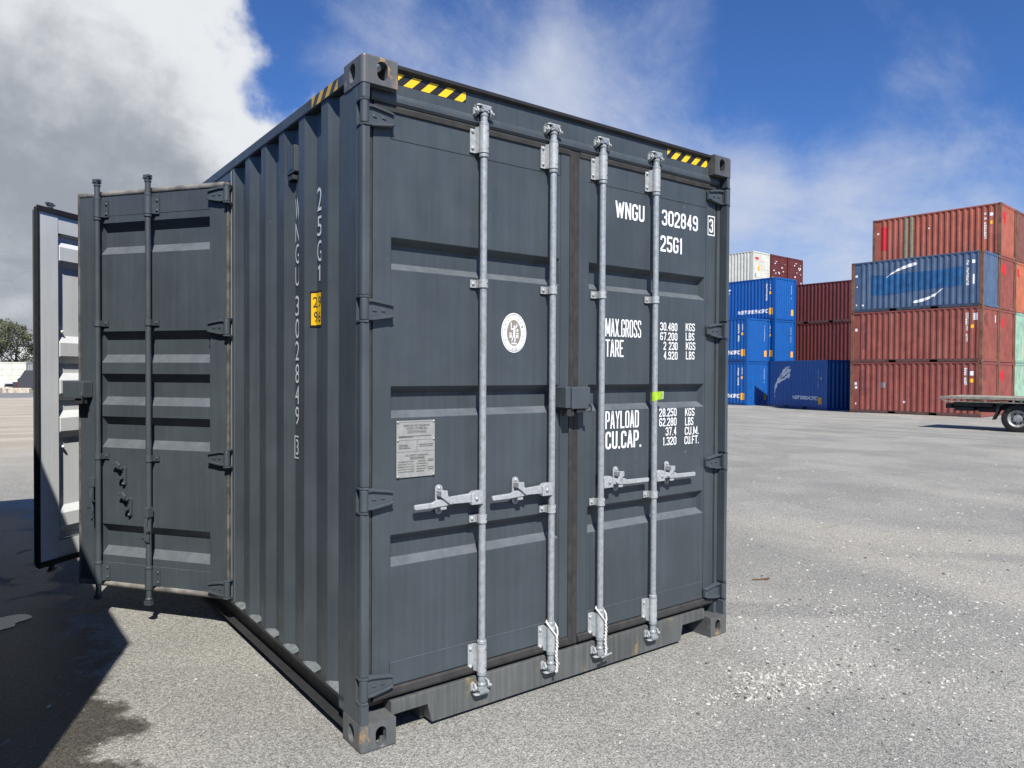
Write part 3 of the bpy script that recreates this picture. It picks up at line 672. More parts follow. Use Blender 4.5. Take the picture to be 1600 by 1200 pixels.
def handle_set(door, x, hz, d, keep, tip, mat, yc=-.036):
    # hub on the rod, flat bar to the tip, catch on the door; d=-1 left, +1 right
    hb = MB(); a = x+d*.008; b = x+d*.072
    hb.prism([(a, hz-.028), (b, hz-.028), (b, hz+.020), (b-d*.014, hz+.032), (a+d*.012, hz+.034), (a, hz+.026)], 'y', yc-.021, yc+.014)
    hub = hb.build('handle_hub', mat, door, bevel=.003)
    MB().lathe([(.0085, yc-.021), (.0085, yc-.026), (.005, yc-.029)], (b-d*.026, 0, hz), 'y', 10).build('handle_pin', M['galv'], door)
    bar = MB(); st = [(b-d*.01, hz+.004, .021, 0), (keep-d*.045, hz+.003, .017, 0), (keep-d*.018, hz-.003, .015, -.003), (keep+d*.03, hz-.004, .016, -.002), (keep+d*.055, hz-.010, .012, .0), (tip-d*.006, hz-.012, .0115, .002), (tip, hz-.012, .007, .002)]
    vs = []
    for sx, sz, hh, dy in st:
        vs += [(sx, yc-.010+dy, sz-hh), (sx, yc+.004+dy, sz-hh), (sx, yc+.004+dy, sz+hh), (sx, yc-.010+dy, sz+hh)]
    n = len(st); fs = [(i*4+k, i*4+(k+1)%4, i*4+4+(k+1)%4, i*4+4+k) for i in range(n-1) for k in range(4)]+[(3,2,1,0), tuple(range(4*n-4, 4*n))]
    bar.add(vs, fs); bar.build('locking_handle', mat, door, bevel=.003)
    k = MB(); r = .019
    pl = [(keep+r*math.cos(t), hz+.055+r*math.sin(t)) for t in [math.pi*i/8 for i in range(9)]]+[(keep+r*math.cos(t), hz-.040+r*math.sin(t)) for t in [math.pi+math.pi*i/8 for i in range(9)]]
    k.prism(pl, 'y', -.010, -.0008)
    k.prism([(keep-.016, hz+.052), (keep+.016, hz+.052), (keep+.018, hz+.030), (keep+d*-.030+.016, hz+.004), (keep+d*-.030+.006, hz-.014), (keep+d*-.030-.010, hz-.004), (keep-.018, hz+.026)], 'y', yc-.022, yc-.0125)
    k.box(keep-.015, keep+.015, yc-.016, -.008, hz+.024, hz+.050)
    k.box(keep-.013, keep+.017, yc-.012, -.008, hz-.034, hz-.022)
    kk = k.build('handle_catch', mat, door, bevel=.002)
    for z in (hz+.058, hz-.047): MB().lathe([(.0085, -.010), (.0085, -.014), (.004, -.018)], (keep, 0, z), 'y', 10).build('catch_rivet', M['galv'], door)
def hinge(door, xpin, xt, zc, mat, ypin=-.040, h=.095, worn=False, d=1):
    # blade welded to the leaf and knuckle on the pin; d=+1 blade runs to +x
    b = MB(); x0 = xpin+d*.016; L_ = xt
    pl = [(x0, zc-h*.46), (x0, zc+h*.46), (x0+d*.03, zc+h*.47), (L_-d*.02, zc+h*.33), (L_, zc+h*.26), (L_, zc-h*.28), (L_-d*.02, zc-h*.36), (x0+d*.03, zc-h*.46)]
    b.prism(pl, 'y', -.019, -.001)
    q = [(x0+d*.012, zc-h*.34), (x0+d*.012, zc+h*.34), (x0+d*.035, zc+h*.35), (L_-d*.02, zc+h*.22), (L_-d*.012, zc-h*.20), (x0+d*.035, zc-h*.36)]
    for sg in (1, -1):
        b.prism([(x0, zc+sg*h*.46), (x0+d*.03, zc+sg*h*.47), (L_-d*.02, zc+sg*h*.33), (L_, zc+sg*h*.25), (L_-d*.004, zc+sg*h*.17), (L_-d*.024, zc+sg*h*.22), (x0+d*.03, zc+sg*h*.34), (x0, zc+sg*h*.33)], 'y', -.030, -.0188)
    for u in (.30, .62): b.prism([(x0+(L_-x0)*u-.010, zc-.004), (x0+(L_-x0)*u+.008, zc-.008), (x0+(L_-x0)*u+.012, zc+.002), (x0+(L_-x0)*u-.006, zc+.006)], 'y', -.0188, -.0235)
    b.tube([(xpin, ypin, zc-h*.47), (xpin, ypin, zc+h*.47)], .0185, 16)
    b.box(min(xpin, x0), max(xpin, x0), ypin-.012, -.004, zc-h*.46, zc+h*.46)
    hi = b.build('hinge', mat, door, bevel=.003)
    for s in (-1, 1):
        z = zc+s*(h*.5+.004); MB().prism([(xpin-d*.021, ypin-.002), (xpin-d*.008, ypin-.0195), (xpin+d*.012, ypin-.0195), (xpin+d*.014, ypin+.03), (xpin-d*.021, ypin+.034)], 'z', z-.005, z+.005).build('hinge_lug', mat, door, bevel=.0015)
GR = (2.100, 1.459, .815)
DL = leaf('door', (.078, YD, 0), 0, 1.103, .226, 2.730, .086, 1.041, 2.584, .334, GR, .137, .030, .040, G)
DR = leaf('door', (1.247, YD, 0), 0, 1.113, .226, 2.730, .072, 1.024, 2.584, .334, GR, .137, .030, .040, G)
tag(DL, 'left front door with the oval emblem and data plate'); tag(DR, 'right front door with the white weight lettering')
for z in HZ: hinge(DL, .020-.078, .167-.078, z, HW); hinge(DR, W-.020-1.247, W-.167-1.247, z, HW, d=-1)
RODS = (.620, 1.040, 1.379, 1.789)
for d, o0, rx, hd_, kp, tp in ((DL, .078, RODS[0], -1, .402, .259), (DL, .078, RODS[1], -1, .834, .675), (DR, 1.247, RODS[2], 1, 1.516, 1.742), (DR, 1.247, RODS[3], 1, 1.928, 2.142)):
    x = rx-o0; rod_set(d, x, (M['galv'], M['cast_galv'])); handle_set(d, x, 1.01, hd_, kp-o0, tp-o0, M['cast_galv'])
    cam_keepers(d, x, 2.788, 1, -.0125, M['cast_galv']); cam_keepers(d, x, .122, -1, -.0125, M['cast_galv'])
# gaskets
def bar(mb, x0, x1, y0, y1, z0, z1): mb.box(x0, x1, y0, y1, z0, z1)
for d, xs in ((DL, ((-.016, -.001), (1.104, 1.134))), (DR, ((-.034, -.001), (1.114, 1.129)))):
    for a, b in xs: MB().box(a, b, .004 if b-a < .02 else -.003, .05, .180, 2.735).build('rubber_gasket', M['rubber'], d, bevel=.003)
    x0, x1 = xs[0][1]+.002, xs[1][0]-.002
    MB().prism([(.020, 2.7315), (-.004, 2.7315), (-.008, 2.722), (-.006, 2.702), (.0, 2.698), (0.0, 2.7285)], 'x', x0, x1).build('rubber_gasket', M['rubber'], d, bevel=.002)
    MB().prism([(.030, .2245), (-.002, .2245), (-.009, .217), (-.0115, .196), (-.008, .184), (.03, .176)], 'x', x0, x1).build('rubber_gasket', M['rubber'], d, bevel=.002)
# lock box
lb = MB().box(1.088-.078, 1.122-.078, -.086, -.001, 1.412, 1.520); lb.box(1.1235-.078, 1.247-.078, -.093, -.030, 1.408, 1.518)
lbo = lb.build('lock_box', HW, DL, bevel=.005)
lb = MB().box(1.105-.078, 1.150-.078, -.078, -.034, 1.372, 1.408); lb.box(1.165-.078, 1.225-.078, -.082, -.036, 1.390, 1.4078); lb.tube([(1.236-.078, -.094, 1.432), (1.252-.078, -.096, 1.418), (1.256-.078, -.09, 1.40), (1.246-.078, -.08, 1.39)], .005, 8); lb.build('lock_housing', M['bolt'], DL, bevel=.003)
# lettering on the doors
YL = .0012
TX = (('WNGU',1.506,1.740,2.430,2.521),('302849',1.876,2.201,2.434,2.524),('25G1',1.866,2.064,2.285,2.377),
('MAX.GROSS',1.438,1.719,1.786,1.883),('TARE',1.441,1.582,1.677,1.770),('30.480',1.871,2.023,1.834,1.881),('67.200',1.872,2.024,1.779,1.825),('2 230',1.901,2.026,1.724,1.771),('4.920',1.902,2.027,1.669,1.716),('KGS',2.093,2.180,1.839,1.886),('LBS',2.094,2.176,1.784,1.830),('KGS',2.096,2.186,1.728,1.775),('LBS',2.097,2.179,1.672,1.719),
('PAYLOAD',1.443,1.707,1.288,1.384),('CU.CAP.',1.444,1.728,1.178,1.274),('28.250',1.869,2.023,1.340,1.388),('62.280',1.870,2.023,1.285,1.333),('37.4',1.925,2.023,1.230,1.278),('1.320',1.902,2.023,1.174,1.222),('KGS',2.094,2.184,1.337,1.385),('LBS',2.095,2.174,1.282,1.330),('CU.M.',2.093,2.224,1.226,1.274),('CU.FT.',2.091,2.225,1.171,1.219))
def pfront(o0, y=.0): return lambda s, z: (s-o0, y, z)
for t, x0, x1, z0, z1 in TX:
    mb = MB(); stencil(mb, t, x0, x1, z0, z1, pfront(1.247, .0015)); mb.build('lettering', M['white'], DR, recalc=False)
mb = MB(); stencil(mb, '3', 2.298, 2.340, 2.442, 2.525, pfront(1.247, -.0012))
for a0, a1, b0, b1 in ((2.286, 2.352, 2.536, 2.543), (2.286, 2.352, 2.424, 2.431), (2.286, 2.292, 2.431, 2.536), (2.346, 2.352, 2.431, 2.536)): quad(mb, a0, a1, b0, b1, pfront(1.247, -.0012))
mb.build('check_digit', M['white'], DR, recalc=False)
# oval emblem
ex, ez, ea, eb = .828, 1.782, .076, .096
def ell(a, b, y, n=48, cx=ex, cz=ez): return [(cx+a*math.cos(2*math.pi*k/n)-.078, y, cz+b*math.sin(2*math.pi*k/n)) for k in range(n)]
def ring(mb, a0, b0, a1, b1, y, n=48): mb.add(ell(a0, b0, y)+ell(a1, b1, y), [(k, (k+1)%n, n+(k+1)%n, n+k) for k in range(n)])
em = MB().add(ell(ea, eb, .0022), [tuple(range(48))]).build('emblem', M['white'], DL, recalc=False)
mb = MB(); ring(mb, ea*.93, eb*.945, ea*.895, eb*.915, .0014); mb.add(ell(ea*.56, eb*.655, .0014), [tuple(range(48))])
for s, t0, t1 in (('BUREAU', 208, 108), ('VERITAS', 76, -28)):
    for i, ch in enumerate(s):
        t = math.radians(t0+(t1-t0)*i/(len(s)-1)); cx, cz = ex+ea*.735*math.cos(t), ez+eb*.79*math.sin(t); a = t-math.pi/2
        v, f = text_geo(ch, .0); wd, hg = .0085, .0125
        mb.add([(cx+((p-.5)*wd)*math.cos(a)-((q-.5)*hg)*math.sin(a)-.078, .0014, cz+((p-.5)*wd)*math.sin(a)+((q-.5)*hg)*math.cos(a)) for p, q in v], f)
text_into(mb, '1828', ex-.019, ex+.019, ez-.085, ez-.071, pfront(.078, .0014), 0)
mb.build('emblem_print', M['emblem'], em.parent, recalc=False)
mb = MB()
def blobp(pts): mb.add([(ex+a*.001-.078, .0008, ez+b*.001) for a, b in pts], [tuple(range(len(pts)))])
blobp([(-3,30),(-1,36),(4,37),(7,32),(4,27),(0,26)])                               # head
blobp([(-5,26),(6,24),(8,8),(5,-8),(-5,-8),(-4,8)])                                 # torso
blobp([(-5,24),(-2,18),(-17,12),(-20,30),(-16,31),(-14,18)]); blobp([(-20,30),(-15,31),(-14,46),(-17,52),(-20,46)])
blobp([(4,24),(7,19),(20,34),(22,44),(17,44),(14,36)]); blobp([(14,38),(25,40),(22,46),(15,46)])
blobp([(-5,-8),(1,-8),(-6,-28),(-12,-42),(-17,-41),(-10,-26)]); blobp([(0,-8),(6,-8),(9,-28),(8,-44),(2,-44),(3,-28)])
blobp([(-14,-48),(14,-48),(18,-55),(-16,-55)])
for q in (-28, 13): blobp([(q,0),(q+14,0),(q+14,-5),(q,-5)]); blobp([(q+1,-8),(q+6,-8),(q+6,-24),(q+1,-26)]); blobp([(q+8,-8),(q+13,-8),(q+13,-28),(q+8,-24)])
blobp([(16,6),(24,6),(26,14),(20,20),(14,14)])
mb.build('emblem_figure', M['white'], em.parent, recalc=False)
# data plate
pl = MB().box(.191-.078, .383-.078, -.0025, .002, 1.128, 1.377); plo = pl.build('data_plate', M['plate'], DL, bevel=.001)
mb = MB(); pf = pfront(.078, -.0031)
for t, x0, x1, z0, z1 in (('APPROVED FOR TRANSPORT', .224, .358, 1.350, 1.359), ('UNDER CUSTOMS SEAL', .238, .345, 1.338, 1.347), ('CSC SAFETY APPROVAL', .232, .350, 1.219, 1.228), ('DATE MANUFACTURED', .198, .275, 1.194, 1.200), ('IDENTIFICATION No.', .198, .275, 1.183, 1.189), ('MAXIMUM GROSS WEIGHT', .198, .278, 1.172, 1.178), ('ALLOWABLE STACKING', .198, .278, 1.161, 1.167), ('TRANSVERSE RACKING', .198, .278, 1.150, 1.156)):
    text_into(mb, t, x0, x1, z0, z1, pf, .008)
for x0, x1, z0 in ((.248, .335, 1.325), (.202, .365, 1.306), (.202, .27, 1.302), (.202, .245, 1.268), (.202, .25, 1.261), (.202, .26, 1.254), (.302, .375, 1.268), (.305, .372, 1.260), (.26, .33, 1.209), (.295, .338, 1.194), (.29, .34, 1.183), (.29, .34, 1.172), (.29, .34, 1.161), (.29, .33, 1.150), (.349, .376, 1.200), (.349, .376, 1.193), (.349, .376, 1.165), (.349, .376, 1.156)):
    x = x0
    while x < x1: w = .002+.004*random.random(); quad(mb, x, min(x+w, x1), z0, z0+.0042, pf); x += w+.0016
for x0, x1, z0, z1 in ((.192, .382, 1.291, 1.292), (.192, .382, 1.240, 1.241), (.290, .291, 1.241, 1.291), (.296, .297, 1.241, 1.291), (.243, .340, 1.333, 1.334), (.243, .340, 1.321, 1.322), (.243, .244, 1.321, 1.334), (.339, .340, 1.321, 1.334), (.255, .335, 1.215, 1.216), (.255, .335, 1.205, 1.206), (.346, .347, 1.146, 1.207), (.192, .382, 1.370, 1.371)): quad(mb, x0, x1, z0, z1, pf)
mb.build('plate_print', M['print'], DL, recalc=False)
for x in (.197, .376):
    for z in (1.371, 1.292, 1.134): MB().lathe([(.0055, -.002), (.005, -.006), (.0025, -.008)], (x-.078, 0, z), 'y', 10).build('plate_rivet', M['plate'], DL, smooth=True)
# lime tape round the right-hand rod
x = RODS[3]-1.247; mb = MB(); vs = []
for k in range(9):
    a = math.pi*(.55+k/8*1.05); vs += [(x+.0182*math.cos(a), -.036+.0182*math.sin(a), 1.425+.002*k), (x+.0182*math.cos(a), -.036+.0182*math.sin(a), 1.482+.0006*k)]
vs += [(x+.060, -.040, 1.444), (x+.060, -.044, 1.488)]
n = len(vs)//2; mb.add(vs, [(2*i, 2*i+2, 2*i+3, 2*i+1) for i in range(n-1)]); mb.add([(x+.060, -.040, 1.444), (x+.072, -.038, 1.444), (x+.070, -.043, 1.486), (x+.060, -.044, 1.488)], [(0,1,2,3)], 1)
mb.build('lime_tape', (M['lime'], M['cloth']), DR, recalc=False)

# ---- side doors
def side_door(loc, rz, w, hinge_right, label):
    if hinge_right: p0, p1 = w-.955, w-.118
    else: p0, p1 = .118, .955
    z0, z1 = .226, 2.712
    d = leaf('side_door', loc, rz, w, z0, z1, p0, p1, 2.572, .357, (2.433, 1.740, 1.469, 1.194, .500), .200, .052, .042, G, e=.010)
    tag(d, label)
    f = (lambda s: w-s) if hinge_right else (lambda s: s)       # s measured from the hinge
    fl = -1 if hinge_right else 1
    for s_ in (.944, .546):
        rod_set(d, f(s_), (HW, HW), zr=(2.565, 2.675), zl=(.235, .345), mids=(1.89, 1.04), flip=-1 if hinge_right else 1, top=2.775, bot=.150)
    hs = -.020; dd = -1 if hinge_right else 1
    for z in (2.655, 1.855, 1.060, .265): hinge(d, f(-.022), f(.118), z, HW, ypin=-.020, d=dd)
    # worn rubber seal all round
    r = .0205
    for zg in (z1+.006, z0-.012): MB().tube([(0, .014, zg), (w-.012, .014, zg)], r, 12).build('door_gasket', M['worn'], d, smooth=True)
    MB().box(-.016, -.001, -.004, .045, z0-.03, z1+.024).build('door_gasket', M['worn2'] if hinge_right else M['rubber'], d, bevel=.006); MB().box(w+.001, w+(.016 if hinge_right else .008), .002 if hinge_right else .022, .05, z0-.03, z1+.02).build('door_gasket', M['worn2'] if hinge_right else M['black_rubber'], d, bevel=.004)
    for q in ((-.017, w+.014, .052, .060, z1-.006, z1+.030), (-.017, w+.014, .052, .060, z0-.034, z0+.006), (-.030, .004, .051, .058, z0-.03, z1+.028), (w-.003, w+.010, .052, .058, z0-.03, z1+.026)): MB().box(*q).build('inner_gasket', M['black_rubber'], d)
    # lock box on the free stile
    if hinge_right:
        b = MB().box(f(1.178), f(1.030), -.088, -.035, 1.408, 1.522); b.box(f(1.10), f(1.020), -.080, -.001, 1.412, 1.518); b.build('lock_box', HW, d, bevel=.006)
        b = MB().box(f(1.09), f(1.03), -.075, -.036, 1.375, 1.4075); b.tube([(f(1.022), -.088, 1.45), (f(1.012), -.094, 1.43), (f(1.014), -.09, 1.40)], .005, 8); b.build('lock_housing', M['bolt'], d, bevel=.004)
        # hanging handles and their open catches
        for s_, zt_, zb_, twist in ((.972, .905, .640, 0), (.545, .735, .515, 1)):
            x = f(s_); b = MB().box(x-.020, x+.020, -.066, -.020, zt_-.062, zt_)
            st = [(x, zt_-.05, .014, .004), (x-.002, zt_-.12, .010, .010), (x+.004*twist, zt_-.17, .008+.008*twist, .006), (x+.002, zt_-.215, .019 if twist else .010, .005), (x-.002, zb_+.02, .016 if twist else .007, .004), (x, zb_, .006, .004)]
            vs = []
            for sx_, sz_, hw_, hd2 in st: vs += [(sx_-hw_, -.058-hd2, sz_), (sx_+hw_, -.058-hd2, sz_), (sx_+hw_, -.058+hd2, sz_), (sx_-hw_, -.058+hd2, sz_)]
            n = len(st); b.add(vs, [(i*4+k, i*4+(k+1)%4, i*4+4+(k+1)%4, i*4+4+k) for i in range(n-1) for k in range(4)]+[(3,2,1,0), tuple(range(4*n-4, 4*n))])
            b.build('hanging_handle', HW, d, bevel=.003)
            b = MB().box(x-.026, x-.016, -.072, -.056, zt_-.20, zt_-.19); b.box(x+.012, x+.022, -.072, -.05, zt_-.155, zt_-.145)
            if twist: b.lathe([(.007, -.0645), (.007, -.066)], (x, 0, zt_-.207), 'y', 10)
            b.build('handle_stud', M['bolt'], d)
        for s_, zc in ((.768, .930), (.722, .735)):
            x = f(s_); r = .014
            pl_ = [(x+r*math.cos(t), zc+.035+r*math.sin(t)) for t in [math.pi*i/6 for i in range(7)]]+[(x+r*math.cos(t), zc-.060+r*math.sin(t)) for t in [math.pi+math.pi*i/6 for i in range(7)]]
            b = MB().prism(pl_, 'y', -.012, .002); b.prism([(x-.004, zc+.058), (x-.030, zc+.084), (x-.068, zc+.074), (x-.070, zc+.062), (x-.040, zc+.058), (x-.016, zc+.030)], 'y', -.040, -.026)
            b.box(x-.012, x+.006, -.034, -.010, zc+.030, zc+.048); b.prism([(x-.030, zc-.018), (x+.006, zc-.014), (x+.006, zc-.032), (x-.022, zc-.036)], 'y', -.034, -.010)
            b.build('handle_catch', HW, d, bevel=.003)
            t = MB(); t.lathe([(.009, -.012), (.009, -.017), (.004, -.022)], (x-.006, 0, zc+.022), 'y', 10); t.lathe([(.009, -.012), (.009, -.017), (.004, -.022)], (x, 0, zc-.062), 'y', 10); t.tube([(x-.052, -.036, zc+.072), (x-.052, -.010, zc+.060)], .008, 8); t.build('catch_rivet', HW, d, smooth=True)
    else:
        # pale inside with rivet ends
        for s_, z in ((.90, 2.63), (.90, 2.595), (.905, 1.87), (.56, 1.87), (.90, 1.03), (.60, 1.01), (.62, .94), (.70, .87), (.70, .80), (.56, .60), (.89, .285), (.56, .285)):
            MB().lathe([(.012, .006), (.011, .030), (.005, .036)], (f(s_), 0, z), 'y', 10).build('rivet_end', M['inner'], d, smooth=True)
    return d
w1 = 1.124
hx, hy, fx, fy = -.034, 1.824, -.694, 2.727
dv = Vector((hx-fx, hy-fy)); a1 = math.atan2(dv.y, dv.x)
side_door((fx, fy, 0), a1, w1, True, 'near side door, swung part open, dark outside in view')
h2 = Vector((-.034, 4.060)); f2 = Vector((-.913, 3.359)); dv = f2-h2; a2 = math.atan2(dv.y, dv.x)
side_door((h2.x, h2.y, 0), a2, 1.124, False, 'far side door, swung open, pale grey inside in view')

# ropes tied to two rods
def rope(x, zt_, zb_, label):
    r = MB(); y = .022
    lp = []
    for k in range(13):
        t = k/12; a = math.pi*(1.15-1.3*t)
        lp.append((x+.027*math.cos(a), y-.004-.022*max(0, math.sin(math.pi*t))*0-.026*abs(math.sin(a)) if 0 else y-.026*math.sin(math.pi*(t)), zt_-.07*(t**1.5)))
    left = [(x-.026, y+.004, zt_), (x-.024, y-.012, zt_-.012), (x-.014, y-.026, zt_-.034), (x+.002, y-.030, zt_-.056), (x+.014, y-.030, zt_-.072)]
    right = [(x-.026, y+.004, zt_), (x+.0, y+.027, zt_+.002), (x+.026, y+.004, zt_-.010), (x+.029, y-.016, zt_-.035), (x+.024, y-.026, zt_-.060), (x+.015, y-.030, zt_-.074)]
    r.tube(left, .0042, 8); r.tube(right, .0042, 8)
    n = 46
    for ph in (0, math.pi):
        p = []
        for k in range(n+1):
            z = zt_-.07+(zb_-zt_+.07)*k/n; a = ph+k*.62
            p.append((x+.015+.002*math.sin(z*60)+.0036*math.cos(a), y-.031+.0036*math.sin(a), z))
        r.tube(p, .0038, 6)
    o = r.build('rope', M['rope'], None, smooth=True); tag(o, label, 'rope', 'white ropes on the locking rods')
rope(RODS[1], .345, .095, 'white twisted rope looped round the second locking rod from the left')
rope(RODS[2], .350, .105, 'white twisted rope looped round the third locking rod from the left')
o = MB().tube([(RODS[2]-.02, -.012, .098), (RODS[2]+.05, -.016, .108)], .005, 8).build('seal_pin', M['galv'], DR); o.matrix_parent_inverse = DR.matrix_world.inverted() if False else Matrix.Translation((-1.247, -YD, 0))

# ------------------------------------------------------------------ other containers
HB = 2.591
def corr(y0, y1, pitch, a, b, c, x_out, dep):
    F = [(y0, x_out+dep)]; y = y0+.06
    while y+pitch < y1: F += [(y, x_out), (y+a, x_out), (y+a+b, x_out+dep), (y+a+b+c, x_out+dep)]; y += pitch
    F.append((y1, x_out+dep)); return F
S_F = corr(.12, 5.94, .2775, .075, .068, .066, .008, .036)
E_Fb = corr(.10, W-.10, .268, .072, .062, .070, .008, .046)
pS = prof_of(S_F); brS = [p[0] for p in S_F]; pE = prof_of(E_Fb); brE = [p[0] for p in E_Fb]
MESH = {}
def shared():
    d = bpy.data.materials.new('slot')
    n = len(S_F); z0, z1 = .15, 2.53
    q = [(i+1, i, n+i, n+i+1) for i in range(n-1)]
    MESH['side_l'] = MB().add([(x, y, z0) for y, x in S_F]+[(x, y, z1) for y, x in S_F], q).mesh('side_wall', (d,), recalc=False)
    MESH['side_r'] = MB().add([(W-x, y, z0) for y, x in S_F]+[(W-x, y, z1) for y, x in S_F], [t[::-1] for t in q]).mesh('side_wall', (d,), recalc=False)
    n = len(E_Fb); q = [(i, i+1, n+i+1, n+i) for i in range(n-1)]
    MESH['end_n'] = MB().add([(x, y, z0) for x, y in E_Fb]+[(x, y, 2.50) for x, y in E_Fb], q).mesh('end_wall', (d,), recalc=False)
    MESH['end_f'] = MB().add([(x, LN-y, z0) for x, y in E_Fb]+[(x, LN-y, 2.50) for x, y in E_Fb], [t[::-1] for t in q]).mesh('end_wall', (d,), recalc=False)
    MESH['roof'] = MB().box(.03, W-.03, .06, LN-.06, 2.535, 2.565).mesh('roof', (d,))
    for k, (x, y) in {'p00': (0, 0), 'p10': (1, 0), 'p01': (0, 1), 'p11': (1, 1)}.items():
        pl_ = [(.004, .004), (.10, .004), (.10, .05), (.05, .05), (.05, .15), (.004, .15)]
        if x: pl_ = [(W-a, b) for a, b in pl_]
        if y: pl_ = [(a, LN-b) for a, b in pl_]
        MESH[k] = MB().prism(pl_, 'z', .119, HB-.119).mesh('corner_post', (d,))
    for k, a, b in (('l', .0, .05), ('r', W-.05, W)):
        MESH['tr'+k] = MB().box(a+.003, b-.003, .179, LN-.179, 2.525, 2.585).mesh('top_rail', (d,))
        mb = MB()
        for y0, y1 in ((.179, 1.90), (2.26, 3.80), (4.16, LN-.179)): mb.box(a+.006, b-.006, y0, y1, .014, .158)
        mb.box(a+.007, b-.007, 1.90, 2.26, .13, .157); mb.box(a+.007, b-.007, 3.80, 4.16, .13, .157)
        MESH['br'+k] = mb.mesh('bottom_rail', (d,))
    for k, y in (('n', .004), ('f', LN-.064)):
        MESH['et'+k] = MB().box(.163, W-.163, y, y+.06, 2.485, 2.583).mesh('end_rail', (d,)); MESH['eb'+k] = MB().box(.163, W-.163, y, y+.06, .02, .152).mesh('end_rail', (d,))
    MESH['floor'] = MB().box(.05, W-.05, .066, LN-.066, .10, .145).mesh('floor', (d,))
    # door end, two leaves with five panels each
    for k, (x0, x1) in enumerate(((.07, W/2-.01), (W/2+.01, W-.07))):
        mb = MB(); mb.box(x0, x1, .030, .06, .16, 2.48)
        for i in range(4): z = .22+i*.57; mb.box(x0+.08, x1-.08, .016, .0298, z, z+.50)
        for xr in (x0+.26, x1-.26): mb.tube([(xr, .010, .10), (xr, .010, 2.54)], .018, 8)
        MESH['door%d' % k] = mb.mesh('door', (d,))
shared()
def container(loc, rz, mats, label, group, door=False, hs=1.0, base=True):
    paint_, post_, rail_ = mats
    r = empty('shipping_container', loc, rz, label, 'container', group); r.scale = (1, 1, hs)
    def p(k, nm, mt): return over(obj(nm, MESH[k], r), mt)
    o = {}
    o['l'] = p('side_l', 'side_wall', paint_); p('side_r', 'side_wall', paint_)
    if door:
        for k in (0, 1): o['d%d' % k] = p('door%d' % k, 'door', paint_)
    else: o['e'] = p('end_n', 'end_wall', paint_)
    p('end_f', 'end_wall', paint_); p('roof', 'roof', paint_); p('floor', 'floor', rail_)
    for k in ('p00', 'p10', 'p01', 'p11'): p(k, 'corner_post', post_)
    for k in 'lr': p('tr'+k, 'top_rail', paint_); p('br'+k, 'bottom_rail', rail_)
    for k in 'nf': p('et'+k, 'end_rail', paint_); p('eb'+k, 'end_rail', paint_)
    castings(r, W, LN, HB, post_)
    o['root'] = r
    return o
K = {}
K['red1'] = paint('oxide_red_a', (.230, .058, .044), .6, .2, .18, rust=.30, rustcol=(.12, .04, .02), fade=(.26, .080, .062), scale=1, scuff=.4)
K['red2'] = paint('oxide_red_b', (.235, .060, .043), .6, .2, .18, rust=.28, rustcol=(.12, .04, .02), fade=(.27, .085, .06), scuff=.5)
K['salmon'] = paint('faded_salmon', (.34, .088, .052), .6, .18, .16, rust=.34, rustcol=(.15, .05, .025), fade=(.35, .11, .075))
K['orange'] = paint('faded_orange_red', (.42, .125, .06), .6, .18, .16, rust=.3, rustcol=(.18, .06, .03))
K['brown'] = paint('brown_red', (.17, .062, .045), .6, .2, .2, rust=.35, rustcol=(.20, .08, .04))
K['rustpost'] = paint('rusted_post', (.18, .085, .05), .7, .2, .3, rust=.55, rustcol=(.14, .07, .035))
K['darkrail'] = paint('grimy_rail', (.10, .05, .045), .7, .2, .25, rust=.4)
K['slate'] = paint('weathered_blue', (.062, .105, .185), .5, .15, .15, rust=.28, rustcol=(.11, .08, .06), fade=(.085, .125, .20))
K['bluerail'] = paint('grimy_blue_rail', (.035, .05, .08), .6, .2, .25, rust=.3)
K['slate_end'] = K['slate']
K['blue'] = paint('bright_blue', (.003, .088, .335), .42, .06, .07)
K['blue_rail'] = paint('blue_rail', (.006, .045, .19), .5, .1, .1, rust=.1)
K['maroon'] = paint('maroon', (.115, .022, .020), .55, .15, .12, rust=.15)
K['mint'] = paint('mint_green', (.24, .40, .31), .6, .2, .2, rust=.45, rustcol=(.22, .16, .10), fade=(.36, .44, .31))
K['cream'] = paint('cream_white', (.62, .62, .53), .5, .12, .1, rust=.15)
K['grey_far'] = paint('cool_grey', (.20, .21, .22), .5, .1, .1)
K['logo_blue'] = plain('repainted_blue', (.014, .085, .215), .5, 0, .25, 3)
K['spray'] = plain('red_spray', (.55, .015, .025), .6, 0, .1)
K['orange_sq'] = plain('orange_panel', (.85, .42, .02), .5, 0, .05)
K['olive'] = plain('olive_patch', (.20, .20, .13), .6, 0, .15, 6)
K['darkpatch'] = plain('dark_patch', (.17, .05, .045), .6, 0, .2, 5)
K['ghost'] = plain('grey_white_print', (.76, .78, .80), .5, 0, .08)
def side_decal(c, geo, mat, name, off=.006): return drape(geo, pS, brS, off, name, mat, c['l'])
def end_decal(c, geo, mat, name, off=.006):
    me = geo.mesh(name, (mat,), recalc=False); b = bmesh.new(); b.from_mesh(me); lo = min(v.co.x for v in b.verts); hi = max(v.co.x for v in b.verts)
    for t in brE:
        if lo < t < hi: bmesh.ops.bisect_plane(b, geom=b.verts[:]+b.edges[:]+b.faces[:], plane_co=(t,0,0), plane_no=(1,0,0), dist=1e-5)
    for v in b.verts: s, z = v.co.x, v.co.y; v.co = (s, pE(s)-off, z)
    b.to_mesh(me); b.free(); return obj(name, me, c['e'])
def ps(s, z): return (s, z, 0)
